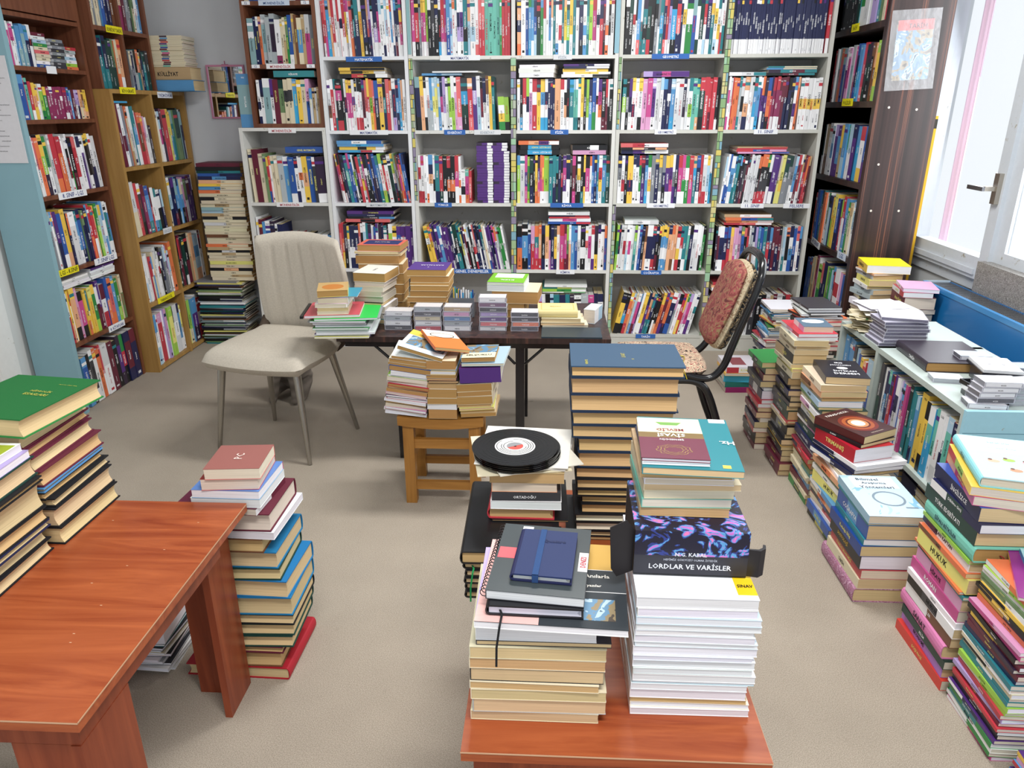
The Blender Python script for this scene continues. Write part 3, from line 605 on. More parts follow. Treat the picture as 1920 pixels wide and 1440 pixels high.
flats(-1.2, .495+.277, .28, .2, 'rKr4 Kxb3 NN3 PUP4', 'the second column, fourth shelf row', t=.014, word='TYT MATEMATİK')
flats(-.72, 1.287+.287, .23, .17, 'bL', 'the EDEBİYAT row', t=.012)
flats(-.66, 1.287+.301, .26, .19, 'W2', 'the pale blue EDEBİYAT book', t=.012, name='magazine', rz=-6)
flats(-.178, 1.287+.274, .20, .19, 'W5 W5 W4', 'the white slanting FİZİK pile', t=.014, rz=-7)
flats(.06, 1.287+.274, .26, .19, 'WWK4 WYYW3 YYWY4 NNWW3 PNW3', 'the FİZİK row', t=.012, word='FİZİK')
flats(-.172, .885+.270, .23, .19, 'KJJJK5 KJJJK5 OoPW4', 'the KİMYA row left end', t=.016, word='KİMYA - EĞİTİM SETİ')
flats(.12, .885+.270, .2, .19, 'i5 KKWK6', 'the KİMYA row right end', t=.014, word='KİMYA', rz=3)
flats(0, .495+.270, .25, .19, 'BBR3 WmW4 Rr2 NNR2 Ww4', 'the fourth column, fourth shelf row', t=.014)
flats(-.03, .10+.252, .27, .19, 'WG2 gGW4 TyW3 WW3', 'the fourth column, lowest shelf row', t=.012)
flats(.50, 1.287+.274, .26, .19, 'pPmPP5', 'the second GEOMETRİ row', t=.017, word='GEOMETRİ TYT')
flats(.40, .885+.274, .27, .19, 'NPWW5 KoKo3 rRWW5', 'the third GEOMETRİ row', t=.013, word='TYT GEOMETRİ')
flats(.44, .495+.270, .20, .19, 'WwWw5', 'the fourth GEOMETRİ row', t=.014)
flats(.97, 1.287+.277, .20, .19, 'WwT4', 'the upper 11. SINIF row, left end', t=.014)
flats(1.17, 1.287+.277, .27, .19, 'KVT3 UTVT4 bCC2 TCC2', 'the upper 11. SINIF row', t=.013, name='magazine')
flats(1.05, .885+.275, .29, .19, 'iiB3 RBi4 RR2 cR2', 'the lower 11. SINIF row', t=.010, name='magazine')
flats(1.02, .495+.268, .28, .19, 'RrW3 OoW3 OBT4 cWW4', 'the sixth column, fourth shelf row', t=.013)
flats(.98, .10+.262, .23, .19, 'KW3 WW4 oWN3 RKW4', 'the sixth column, lowest shelf row', t=.013)
# two horizontal stacks of thin purple booklets
for j, (x, n) in enumerate(((-.42, 22), (-.325, 22))):
    bl = []
    for i in range(n):
        c = ['PPPW', 'PUUW', 'MPPW', 'PPPW', 'PPPw'][rnd.randrange(5)]
        bl.append(dict(c='PPW' if i % 7 else 'UPW', p='W', t=.0162, txt=False, cat='booklet', desc='thin purple and white booklet', dx=rnd.uniform(-.002, .002)+(.0 if i < n-3 else -.012*j), w=.092, h=.16))
    pile('the %s purple stack, third shelf' % ('left' if j == 0 else 'right'), (x, 4.385, .8856), .092, .16, bl, spine='F', H=.335, jr=.6, jit=.002, group='thin purple booklets stacked on the TÜRKÇE shelf', name='booklet')
# book leaning out at the left of the brown unit
mb = MB(); upright(mb, None, .075, .285, .17, 'bAb', 'NOTLAR', .3, False); o = mb.build('reference_book'); o.matrix_world = T_((-1.771, 4.395, 1.304)) @ T_((0, 0, 0))
tag(o, 'thick blue-grey book standing upright between mirror and brown bookcase unit', 'book')

# mirror
mi = thing('wall_mirror', 'small rectangular mirror in a thin pink frame hanging on the back wall', 'mirror', (-1.940, 4.675, 1.50))
mb = MB()
for b_ in ((-.115, -.012, -.15, -.105, .004, .15), (.105, -.012, -.15, .115, .004, .15), (-.105, -.012, -.15, .105, .004, -.14), (-.105, -.012, .14, .105, .004, .15)): mb.box(*b_, 'd08aa8', 'plastic')
mb.build('frame', mi); mb = MB(); mb.box(-.105, -.006, -.14, .105, -.003, .14, 'W', 'mirror'); mb.build('mirror_glass', mi)
mb = MB(); mb.box(-.02, -.004, .15, .02, 0, .154, 'c07a98', 'plastic'); mb.box(-.002, -.006, .15, .002, 0, .172, 'c07a98', 'plastic'); mb.build('hook', mi)

# ------------------------------------------------------------ left side bookcases (fronts face +X)
FL1 = T_((-2.28, 3.27, 0)) @ Rz(90)    # brown, local x -> +Y
ZL = [.055, .338, .690, 1.032, 1.361, 1.581]
bl_ = bookcase('tall brown bookcase with a light blue painted side panel and poster, on the left', FL1, [0, .565], ZL[1:]+[1.794], .215, 2.25, '5c3424', 'brownwood', side_col='86a9b3', side_mat='wallpaint', tks=.022)
mb = MB(); mb.box(.022, -.001, 1.80, .543, .012, 1.96, '5c3424', 'brownwood'); mb.build('header_board', bl_, bl_.matrix_world.inverted() @ FL1)
mb = MB()   # blue board beside the case carrying the notice
mb.box(-2.475, 3.238, 0, -2.262, 3.262, 2.3, '86aab5', 'wallpaint'); o = mb.build('painted_board'); tag(o, 'light blue painted board closing the near side of the brown bookcase', 'panel')
mb = MB(); mb.box(-2.468, 3.2345, 1.185, -2.272, 3.237, 1.615, 'd4d2d6', 'paper'); rr = random.Random(3); z = 1.57
for i in range(17):
    w = rr.uniform(.03, .14); x1 = -2.292-rr.uniform(0, .05); t_ = rr.choice(['KİTAP LİSTESİ VE FİYATLARI', 'KİTAPLAR İÇİN DUYURU', 'SATIŞ KOŞULLARI'])
    text(mb, t_, (x1-w/2, 3.2343, z), (1, 0, 0), (0, 0, 1), .0048, w, '44444c'); z -= .021
o = mb.build('paper_notice'); tag(o, 'white printed paper notice stuck on the light blue board', 'notice')
for x, z, t, st, w, ti in ((.30, 1.93, 'HEYKEL - BELGESEL', 'navy', .30, 0), (.24, 1.032, '8. SINIF - LGS', 'hand', .22, 0), (.40, .690, '7. SINIF LGS', 'hand', .20, 0), (.09, .692, 'LGS - 8.SINIF', 'yel', .15, 0), (.38, .338, '8. KİTAPLARI', 'hand', .15, 0), (.27, 1.581, '', 'hand', .07, 0)):
    slabel(bl_, FL1, x, z+.002, t or ' ', st, w, .032)
def lc(F, x0, x1, z, toks, words, where, **kw):
    if F is FL1: kw.setdefault('d', .168)
    cell(F, x0, x1, z, toks, words, ('book', where), **kw)
BK = 'tall brown bookcase'
lc(FL1, .03, .20, 1.581, 'm3 mW3 WL bA3 bA3 bN3 W3', 'TARİH', 'on top shelf of brown bookcase', name='paperback_book', h=(.16, .175), fit=True)
lc(FL1, .03, .535, 1.361, 'bBB6 RR3 tt3 RRW3 YoY3 YW WgG4 YG3 M4 M4 M4 M4 M4 M4 BM3 bb3 VV3 pW3 pN oC3 Ho3 YYo5', 'TÜRKÇE|SÖZLÜK|İMLA', 'on second shelf of brown bookcase', name='paperback_book', h=(.13, .16), heights=[.185, .178, .175, .16, .155, .15, .148]+[.14]*8+[.132]*9)
lc(FL1, .03, .535, 1.032, 'WW2 rW3 OO4 YgU4 GW3 ww RRO7 RO5 Ww3 WKW WG KV4 rRW4 WW3 NWW4 WP3 YKW3 YxN4 WN3 ww4', 'PARAGRAF|SORU BANKASI|LGS', 'on third shelf of brown bookcase', name='workbook', h=(.245, .265), lean=-3)
lc(FL1, .03, .535, .690, 'AS4 bW2 rS PN4 BBW5 YYo5 ON2 Ww7 TbW4 NBN5 EN3 NN4 bR3 RO3 RW4 Yo3 Gg3 YLW3 bWb4 WTW3 WbW3', 'LGS|TURKUAZ|8. SINIF', 'on fourth shelf of brown bookcase', name='workbook', h=(.25, .275), lean=-2)
lc(FL1, .03, .535, .338, 'WR2 Yo2 RW YoK5 ii4 KmK6 YO3 TY3 yY4 YGg4 WV4 PV4 VWR6 BO4 OrO5 bb4 Gg4 cC3 CE3', 'PHP|WEB|BİLGİSAYAR', 'on fifth shelf of brown bookcase', name='workbook', h=(.22, .26), lean=-2)
lc(FL1, .03, .54, .003, 'bBb4 Kx3 WxW3 W3 OO4 RW2 wW5 V6 K5 UPU4 GRK3 NVN6 VN5', 'AJANDA|DEFTER', 'on floor under brown bookcase shelves', name='workbook', h=(.25, .28), lean=-3, y0=.0)
def stackL(F, x, y, z, w, d, toks, nm, name='paperback_book', t=.02, p='W', rz=0, spine='F', jr=1.5, desc=None):
    Mw = F @ T_((x, y, z)); loc = Mw.translation; ang = math.degrees(F.to_euler().z)
    bl = [dict(c=''.join(ch for ch in tk if not ch.isdigit()), p=p, t=t*(int([c for c in tk if c.isdigit()][0])/3 if any(c.isdigit() for c in tk) else 1), **({'desc': desc} if desc else {})) for tk in toks.split()]
    pile(nm, loc, w, d, bl, spine=spine, rz=ang+rz, jit=.004, jr=jr, group='books in '+nm, name=name)
stackL(FL1, .21, .02, 1.5816, .10, .14, 'B W C C r C G L W V', 'the pile left of grey tapes, brown bookcase', t=.0145)
stackL(FL1, .43, .03, 1.5816, .10, .14, 'O g W L W s R', 'the pile right of grey tapes, brown bookcase', t=.0145)
stackL(FL1, .32, .01, 1.5816, .10, .13, 'x x S x S x S x S', 'the grey wrapped pile, brown bookcase', name='cassette_tape', t=.014, desc='dark grey wrapped cassette')
stackL(FL1, .05, .02, .338+.262, .22, .17, 'W W w W', 'white papers above fifth shelf left', name='magazine', t=.010)
stackL(FL1, .28, .02, .338+.262, .22, .17, 'W W w W P', 'white booklets above fifth shelf right', name='magazine', t=.011)
# light brown double bookcase
FL2 = T_((-2.2, 3.845, 0)) @ Rz(90)
ZM = [.028, .392, .755, 1.120]
blb = bookcase('light brown chipboard bookcase with two columns beside the back corner', FL2, [0, .40, .80], ZM, .28, 1.500, 'a07c4c', 'lightwood', tks=.022, th=.02)
for x, z, t, st, w in ((.17, 1.5, 'BİYOGRAFİ', 'yel', .15), (.56, 1.485, 'TURİZM KİTAPLARI', 'hand', .17), (.34, .755, 'DERGİLER', 'faint', .10), (.20, .392, 'YABANCI DİL', 'yel', .19)):
    slabel(blb, FL2, x, z+.005, t, st, w, .032)
LB = 'light brown bookcase'
lc(FL2, .03, .385, 1.120, 'V4 WWVW4 BB3 S3 OCc3 Ww5 TbW4 WW3 OHR4 Or4 iW3 WW3 Ux3', 'KAYSERİ|ANADOLU|ATATÜRK', 'on top left shelf of chipboard bookcase', name='art_book', h=(.25, .30), lean=-4, heights=[.31, .31, .31, .30, .30, .30, .30, .28, .27, .27, .25, .24, .20])
lc(FL2, .42, .775, 1.120, 'C4 LmW3 VU3 CW3 RR6 Yy3 Yb3 AT4 DE6 DK3 AN3 xW3', 'TURİZM|MÜZE', 'on top right shelf of chipboard bookcase', name='art_book', h=(.27, .29), lean=-3)
lc(FL2, .03, .385, .755, 'wC6 RR5 WxK4 VM4 BbT5 VR2 WWb4 TWT4 WK4 LN', 'SANAT|MİMARLIK', 'on second left shelf of chipboard bookcase', name='art_book', h=(.2, .28), lean=-4, heights=[.29, .28, .27, .26, .25, .24, .24, .23, .22])
lc(FL2, .42, .775, .755, 'EC3 WLN4 PNV4 AbK4 NbL4 CbK4 iV3 Ew4 VP4 PP3 WK3', 'TÜRKİYE|GEZİ', 'on second right shelf of chipboard bookcase', name='art_book', h=(.25, .28), lean=-3)
lc(FL2, .03, .385, .392, 'KW2 WL2 W3 ww3 RC2 b2 C3 ww2 wW3 sW2 W3 K2 NS3 LS3 W2 pS2 LW3 OO4', 'DERGİ', 'on third left shelf of chipboard bookcase', name='magazine', h=(.24, .29), lean=-4)
lc(FL2, .42, .775, .392, 'KD5 RV3 V2 D4 KV9 Cc4 oC4 LbLo9 VW3 WW2', 'ATLAS|ARŞİV', 'on third right shelf of chipboard bookcase', name='art_book', h=(.27, .31), lean=-2)
lc(FL2, .03, .385, .028, 'bWL5 WW3 iRR6 WW2 ip3 SW3 gyg5 xW wWw6 NbW4 yW2', 'İNGİLİZCE|ENGLISH', 'on bottom left shelf of chipboard bookcase', name='magazine', h=(.27, .30), lean=-2)
lc(FL2, .42, .775, .028, 'NNy4 gC3 bPU6 WR2 RWR5 iW2 VS3 Ux3 WV2 xx4', 'ALMANCA|FRANSIZCA', 'on bottom right shelf of chipboard bookcase', name='magazine', h=(.26, .29), lean=-2)
stackL(FL2, .02, .02, 1.12+.315, .16, .2, 'J2', 'the light brown bookcase top left row', t=.014)
# dark brown unit standing on top of it
FL3 = T_((-2.235, 3.85, 0)) @ Rz(90)
bt = bookcase('upper brown unit standing on the light brown bookcase', FL3, [0, .27, .55], [1.792], .26, 2.2, '6a4428', 'brownwood', zbot=1.501, th=.02)
slabel(bt, FL3, .20, 1.795, 'EDEBİYAT TARİHİ', 'yel', .15, .034)
lc(FL3, .025, .255, 1.5025, 'BB4 NT5 NT5 DD4 DD4 ED4 CO4 OoW5', 'NUTUK|OSMANLI', 'on upper brown unit lower left shelf', name='art_book', h=(.23, .25))
lc(FL3, .285, .525, 1.5025, 'HC3 xS3 CS3 NN3 Cw3 Ks3 OT4 Cc3 KN4 DT4 xD4', 'TARİH|ROMAN', 'on upper brown unit lower right shelf', name='paperback_book', h=(.19, .21))
lc(FL3, .025, .255, 1.792, 'CC4 TS3 cC4 cS3 bB4 NN4 PN4 H4', 'ROMAN', 'on upper brown unit top left shelf', name='paperback_book', h=(.20, .22))
lc(FL3, .285, .525, 1.792, 'VV4 CM4 VV4 SS6 xx3 EC3 WL4 bb4', 'ROMAN', 'on upper brown unit top right shelf', name='paperback_book', h=(.20, .22))
# stack on the far top end of the light brown bookcase
bl = [dict(c='b', p='C', t=.060, hard=True, desc='thick blue file box', w=.245, name='archive_box', cat='box', txt=False), dict(c='c', p='C', t=.068, hard=True, desc='thick khaki ornamented volume', w=.235, word='KÜLLİYAT', lc='K')]
for i in range(17): bl.append(dict(c='CC'+'PmBUVSbRtV'[rnd.randrange(10)]+'CC', p='w', t=.0095, txt=False, desc='cream booklet with coloured band', w=.21, cat='booklet', name='booklet', mat='matte'))
pile('the stack on chipboard bookcase end', (-2.275, 4.42, 1.5005), .24, .17, bl, spine='F', jit=.004, jr=.8, rz=2, group='stack on the far end of the light brown bookcase')

# tall stack in the back left corner
bl = ['%s W %d' % (rnd.choice(['K','x','S','N','W','H','w','A','E','T','Ks','sW','KN','y']), rnd.randint(4, 8)) for i in range(52)]
bl = [dict(c=q.split()[0], p='w', t=float(q.split()[2])/1000, txt=False, desc='thin '+cname(q.split()[0])+' magazine', cat='magazine') for q in bl]
out, zt = pile('the corner magazine stack', (-2.185, 4.40, 0), .29, .21, bl, spine='F', H=.405, jit=.012, jr=3, group='magazines stacked in the back left corner', name='magazine')
seq = 'C Cc C KoK C y C C CcC KwK cC OC C C HC C C C wC C KCK cC LC AC CcC C KCC C OC bC YC oC NbN BN DT K V'.split()
bl = [dict(c=q, p='T', t=rnd.uniform(.016, .022), hard=False, word=rnd.choice(['KİMYA LİSE 1', 'KİMYA', 'FİZİK LİSE 2', 'MODERN KİMYA', 'BİYOLOJİ']), lc='K', mat='matte') for q in seq]
pile('the corner textbook stack', (-2.09, 4.42, .406), .275, .19, bl, spine='F', H=.70, jit=.006, jr=1.5, group='old textbooks stacked in the back left corner', name='old_textbook')

# ------------------------------------------------------------ dark bookcase on the right (faces -X)
FD = T_((1.6, 4.70, 0)) @ Rz(-90)
ZD = [.245, .645, 1.032, 1.430, 1.797]
bd = bookcase('tall dark brown bookcase with a striped side panel, on the right', FD, [0, .71], ZD, .28, 2.25, '2a1c1a', 'wenge', tks=.02, th=.03)
mb = MB(); mb.box(1.598, 3.965, 0, 1.90, 3.985, 2.3, '3a2624', 'wenge')
for x, z in ((1.66, .90), (1.80, .90), (1.655, .63), (1.775, .62), (1.665, 1.40), (1.80, 1.39), (1.66, 1.13)):
    mb.prism([(x+.006*math.cos(a*math.pi/4), z+.006*math.sin(a*math.pi/4)) for a in range(8)], 0, .0015, 'c8c0b8', 'matte', T_((0, 3.9648, 0)) @ Matrix(((1,0,0,0),(0,0,-1,0),(0,1,0,0),(0,0,0,1))))
o = mb.build('side_board', bd, bd.matrix_world.inverted())
for x, z, t, st, w, ti in ((.32, 1.80, 'AÖF', 'yel', .10, 0), (.36, 1.432, 'POLİSLİK', 'yel', .15, 0), (.18, .645, '4. SINIF', 'hand', .15, 8), (.20, .245, '3.-4. SINIF', 'hand', .16, 8), (.55, .245, '5. SINIF', 'hand', .15, 8), (.60, .645, 'LGS', 'navy', .12, 0)):
    slabel(bd, FD, x, z+.005, t, st, w, .038, ti)
DK_ = 'of dark bookcase'
lc(FD, .03, .69, 1.797, 'NK4 DK4 DK4 DK4 DK4 TD3 GGW6 ww5 WW4 bp5 bT3 WE4 wC3 RR5', 'YDS|KPSS', 'on top shelf of dark bookcase', name='exam_book', h=(.26, .28), lean=2)
lc(FD, .03, .69, 1.430, 'RRV3 WW2 AS4 OrO5 AB4 pS3 WP3 imi4 sA4 mM3 BNB6 bJ4 RRr4 DxD4 UDK5 HK3 oH3 gYg4 gT4', 'İKTİSAT|HUKUK|KPSS', 'on second shelf of dark bookcase', name='exam_book', h=(.27, .285), lean=2)
lc(FD, .03, .69, 1.032, 'DW2 cH5 wW4 LbW4 pP4 PbP4 Yc4 bL4 Gb3 LW5 NP4 bJJ5 RWWY6 BP4', 'KPSS|EĞİTİM', 'on third shelf of dark bookcase', name='exam_book', h=(.27, .285), lean=2)
lc(FD, .03, .69, .645, 'rO3 BB5 bB4 DT3 OO4 WW4 GW3 NL4 Yg4 yY5 W2 BN4 gR4 RW4 bBb6 GG3 cC4 LW4 W3', 'KONU ANLATIM', 'on fourth shelf of dark bookcase', name='exam_book', h=(.27, .30), lean=2)
lc(FD, .03, .69, .245, 'BB6 BB5 oy2 Cc4 VM4 WW2 gG6 rN4 NN6 gg4 EG3 LT4 bL4 RV2 WRWW8 iR5 BBR6', 'DEĞİRMEN|ATLAS', 'on bottom shelf of dark bookcase', name='exam_book', h=(.28, .33), lean=2)
mb = MB(); mb.box(1.903, 4.00, 0, 1.930, 4.012, 1.36, 'c89a18', 'matte'); mb.box(1.903, 3.9995, 1.30, 1.930, 4.0, 1.345, '2a2418'); o = mb.build('yellow_board'); tag(o, 'narrow yellow board standing between the dark panel and the window', 'board')
# magazine in a plastic sleeve on the dark panel
mg = thing('magazine', 'TARİH magazine in a crinkled clear plastic sleeve pinned to the dark panel', 'magazine', (1.73, 3.962, 1.66))
mb = MB(); mb.box(-.085, -.004, -.135, .085, 0, .13, 'b8a890', 'landscape'); mb.box(-.080, -.0045, .085, .085, -.004, .13, 'd04848', 'matte')
text(mb, 'TARİH', (.01, -.0045, .107), (1, 0, 0), (0, 0, 1), .028, .12, '3a2a30'); mb.build('cover', mg, Ry(-3))
mb = MB(); mb.box(-.115, -.006, -.18, .115, -.0055, .175, 'W', 'film'); mb.build('plastic_sleeve', mg, Ry(-3))

# ------------------------------------------------------------ low bookcase, radiator and what stands there
FS = T_((1.28, 3.17, 0)) @ Rz(-90)
lb = bookcase('low worn pale blue bookcase standing in front of the blue radiator', FS, [0, .38, 1.025], [.205], .40, .53, 'b4c0bc', 'paintwood', tks=.022, th=.02, plinth=.03)
mb = MB(); mb.box(1.275, 2.128, 0, 1.685, 2.144, .535, '9ccbdc', 'paintwood'); mb.box(1.275, 2.1275, .462, 1.685, 2.1285, .464, '5a8a9c')
mb.build('side_board', lb, lb.matrix_world.inverted())
lc(FS, .03, .365, .205, 'bb6 bB5 bB4 xC4 LC4 BN4 Yo4 oR4 LB7 BN6', 'HUKUK', 'on far half of low pale blue bookcase', name='course_book', h=(.24, .27), hard=False, heights=[.27, .27, .27, .26, .25, .24, .23, .22, .24, .24])
lc(FS, .395, 1.0, .205, 'NwW3 xD4 WW4 NbL3 tNb3 UR4 Pp5 WNwW4 pB3 bW4 mm3 DT4 TD5 TT4 LbN3 YYYY7 KYYK5 WtJJ6 ttW4 WWw6 WWNW4 LtC6 NRR6', 'Kamu Maliyesi|İKTİSADA GİRİŞ|MUHASEBE|YÖNETİM|İSTATİSTİK', 'on near half of low blue bookcase', name='course_book', h=(.25, .275))
for i, (x, n) in enumerate(((.42, 5), (.68, 5))):
    stackL(FS, x, .03, .03, .24, .17, ' '.join(rnd.choice(['cC4', 'W4', 'NC4', 'bW3', 'C4']) for _ in range(n)), 'the %s pile in the low bookcase bottom' % ('farther', 'nearer')[i], name='course_book', p='C', t=.022)
ra = thing('radiator', 'blue painted steel panel radiator under the window', 'radiator', (1.87, 2.95, .05))
mb = MB(); mb.box(1.80, 2.28, .08, 1.812, 3.575, .615, '1c6cab', 'plastic'); mb.box(1.797, 2.28, .60, 1.815, 3.578, .622, '3d86bf', 'plastic'); mb.build('front_panel', ra, ra.matrix_world.inverted())
mb = MB(); mb.box(1.80, 3.575, .08, 1.925, 3.583, .622, 'b9c8d4', 'plastic'); mb.box(1.80, 2.272, .08, 1.925, 2.28, .622, '1c6cab', 'plastic'); mb.build('side_cover', ra, ra.matrix_world.inverted())
mb = MB(); y = 2.29
while y < 3.565: mb.box(1.816, y, .585, 1.925, y+.006, .615, 'b4b8be', 'metal'); y += .014
mb.box(1.816, 2.285, .56, 1.925, 3.57, .565, '1a1a1c'); mb.build('top_grille', ra, ra.matrix_world.inverted())
mb = MB(); mb.box(1.92, 2.28, .08, 1.932, 3.575, .615, '1c6cab', 'plastic'); mb.box(1.83, 2.4, 0, 1.90, 2.44, .09, '1c6cab', 'plastic'); mb.box(1.83, 3.4, 0, 1.90, 3.44, .09, '1c6cab', 'plastic'); mb.build('rear_panel', ra, ra.matrix_world.inverted())

def case(nm, label, M, w, d, t, group=None, tray='x', lid='W', cat='cassette', spine=None, parts=True, alpha=True, word='MÜZİK'):
    o = thing(nm, label, cat, M, group); e = .0012; g_ = .0008
    mb = MB(); m_ = 'clear'
    mb.box(0, 0, t-e, w, d, t-.0002, 'e8e8f4', m_); mb.box(0, 0, 0, w, d, e, 'd8d8e4', m_)
    mb.box(0, 0, e, e, d, t-e, 'd8d8e8', m_); mb.box(w-e, 0, e, w, d, t-e, 'd8d8e8', m_); mb.box(e, 0, e, w-e, e, t-e, 'd8d8e8', m_)
    for zz in (0, t-.0013):
        mb.box(-.0002, -.0002, zz, w+.0002, .0004, zz+.0012, 'dcdcea', 'rim'); mb.box(-.0002, .0004, zz, .0004, d, zz+.0012, 'dcdcea', 'rim')
    mb.box(-.0003, -.0003, .002, .0015, .0012, t-.0022, 'dcdcea', 'rim'); mb.box(w-.0015, -.0003, .002, w+.0003, .0012, t-.0022, 'dcdcea', 'rim')
    mb.build('case', o)
    mb = MB(); mb.box(e*2, e*2, e, w-e*2, d-e*2, t-.0032, tray, 'plastic'); mb.build('tray', o)
    mb = MB(); mb.box(e*2, e*2, t-.0030, w-e*2, d-e*2, t-e*1.2, lid, 'matte')
    if spine:
        mb.box(.004, e*1.05, e*1.2, w-.004, e*1.9, t-.0034, spine, 'matte')
        text(mb, word, (w/2, e*1.05, t*.4), (1, 0, 0), (0, 0, 1), t*.28, w*.6, 'K' if spine in 'WwCYLsi' else 'W')
    mb.build('inlay', o); return o
Z0 = .531
spec = [(0, 0, .19), (2, -1, .165), (-1, 1, .165), (2, 0, .165), (0, 2, .165), (-1, 0, .165), (1, -2, .165), (-16, 2, .165)]
z = Z0
for i, (r, dx, w) in enumerate(spec):
    t = .0135
    case('compact_disc_case', f"clear compact disc case, {ordn(len(spec)-i)} from top of the tall disc pile on the low bookcase", T_((1.30+dx*.003+(-.015 if i == 0 else 0), 2.80+rnd.uniform(-.004, .004), z)) @ T_((w/2, .07, 0)) @ Rz(r) @ T_((-w/2, -.07, 0)), w, .14, t, 'compact disc cases piled on the low bookcase', tray=['4a4668', '54506c', '4c4a60'][i % 3], lid='c8c4d8' if i < 7 else 'e8e4ee', cat='disc case')
    z += t+.0004
def single(nm, tokd, base, fx, fy, t, rz=0, spine='L', label='', tilt=(0, 0)):
    d = dict(tokd); d['only'] = True; d['t'] = t; d['w'] = fx; d['h'] = fy; d['dx'] = d['dy'] = d['r'] = 0; d['desc'] = label
    out, _ = pile('', base, fx, fy, [d], spine=spine, rz=rz, tilt=tilt, name=nm, jit=0, jr=0, group=None)
    o = out[0]; o['label'] = label
    if 'group' in o: del o['group']
    return o
single('hardcover_book', dict(c='2e2630', p='T', hard=True, mat='gloss', word='TARİH'), (1.325, 2.50, Z0), .235, .27, .036, rz=-3, label='dark plum hardcover lying on the low bookcase beside the disc pile')
bk_z = Z0+.0365
case('cassette_tape', 'cassette with blue and cream card lying on the dark plum hardcover', T_((1.45, 2.53, bk_z)) @ Rz(-6), .105, .068, .016, lid='b8ccdc', spine='W')
case('cassette_tape', 'clear cassette case beside the dark plum hardcover', T_((1.575, 2.46, Z0)) @ Rz(-4), .105, .068, .016, lid='a8c0d0', tray='S')
case('cassette_tape', 'clear cassette case lying on another one beside plum hardcover', T_((1.572, 2.462, Z0+.0165)) @ Rz(-1), .105, .068, .016, lid='b0c4d4', tray='S')
def black_tray(label, M, c='K'):
    mb = MB(); mb.box(0, 0, 0, .11, .07, .004, c, 'plastic'); mb.box(0, 0, .004, .004, .07, .014, c, 'plastic'); mb.box(.106, 0, .004, .11, .07, .014, c, 'plastic')
    mb.box(.004, .063, .004, .106, .07, .014, c, 'plastic'); mb.box(.03, .02, .004, .04, .03, .012, c, 'plastic'); mb.box(.07, .02, .004, .08, .03, .012, c, 'plastic')
    o = mb.build('cassette_tray'); o.matrix_world = M; tag(o, label, 'cassette tray')
case('cassette_tape', 'crumpled clear cassette case between plum hardcover and black trays', T_((1.300, 2.395, Z0)) @ Rz(-9), .10, .066, .016, lid='dadade', tray='s')
black_tray('open black cassette tray lying on pale blue bookcase front', T_((1.335, 2.235, Z0)) @ Rz(-8))
black_tray('white insert tray lying across the open black cassette tray', T_((1.345, 2.245, Z0+.0142)) @ Rz(-2), 'W')
black_tray('upper black cassette tray on top of white insert', T_((1.352, 2.25, Z0+.0285)) @ Rz(8))
specs = [('K', 'e4e6e0', 'W', -9), ('K', 'K', 'K', 0), ('x', 'W', 'W', 2), ('S', 'W', 'W', 0), ('S', 'W', 'W', -2)]
z = Z0
for i, (tr, ld, sp, r) in enumerate(specs):
    case('cassette_tape', f"{'black cased' if i < 2 else 'clear white-carded'} cassette, {ordn(5-i)} from top of near cassette pile on low bookcase", T_((1.315+(.004*i if i else -.02), 2.165, z)) @ Rz(r), .112, .07, .017, 'near cassette pile on the low bookcase', tray=tr, lid='eeeef2', spine=sp); z += .0174
z = Z0
for i in range(4):
    case('cassette_tape', f"clear cassette case, {ordn(4-i)} from top of the right cassette pile on low bookcase", T_((1.435+rnd.uniform(-.004, .004), 2.19, z)) @ Rz(3+3*i), .11, .07, .017, 'right cassette pile on the low bookcase', tray=['x', 'K', 'S', 'x'][i], lid='e0e0e8', spine='s'); z += .0174
case('cassette_tape', 'black cassette case leaning flat behind near cassette pile', T_((1.46, 2.262, Z0)) @ Rz(2), .112, .07, .017, tray='K', lid='x', spine='W')
mb = MB(); mb.box(0, 0, 0, .125, .15, .010, '2a2a30', 'plastic'); mb.box(.004, .003, .010, .121, .147, .020, 'eef0f4', 'plastic')
for x in (.042, .084): mb.prism([(x+.006*math.cos(a*math.pi/5), .07+.006*math.sin(a*math.pi/5)) for a in range(10)], .020, .0206, '9a9aa0')
o = mb.build('cassette_box'); o.matrix_world = T_((1.425, 2.345, Z0)) @ T_((0, 0, .044)) @ Rz(-10); tag(o, 'large white cassette box with two small holes, behind near cassette pile', 'cassette box')
mb = MB(); mb.box(.01, .01, 0, .115, .13, .0435, '3a3a42', 'plastic'); o = mb.build('cassette_box'); o.matrix_world = T_((1.425, 2.345, Z0)) @ Rz(-10); tag(o, 'dark box under the large white cassette box', 'cassette box')
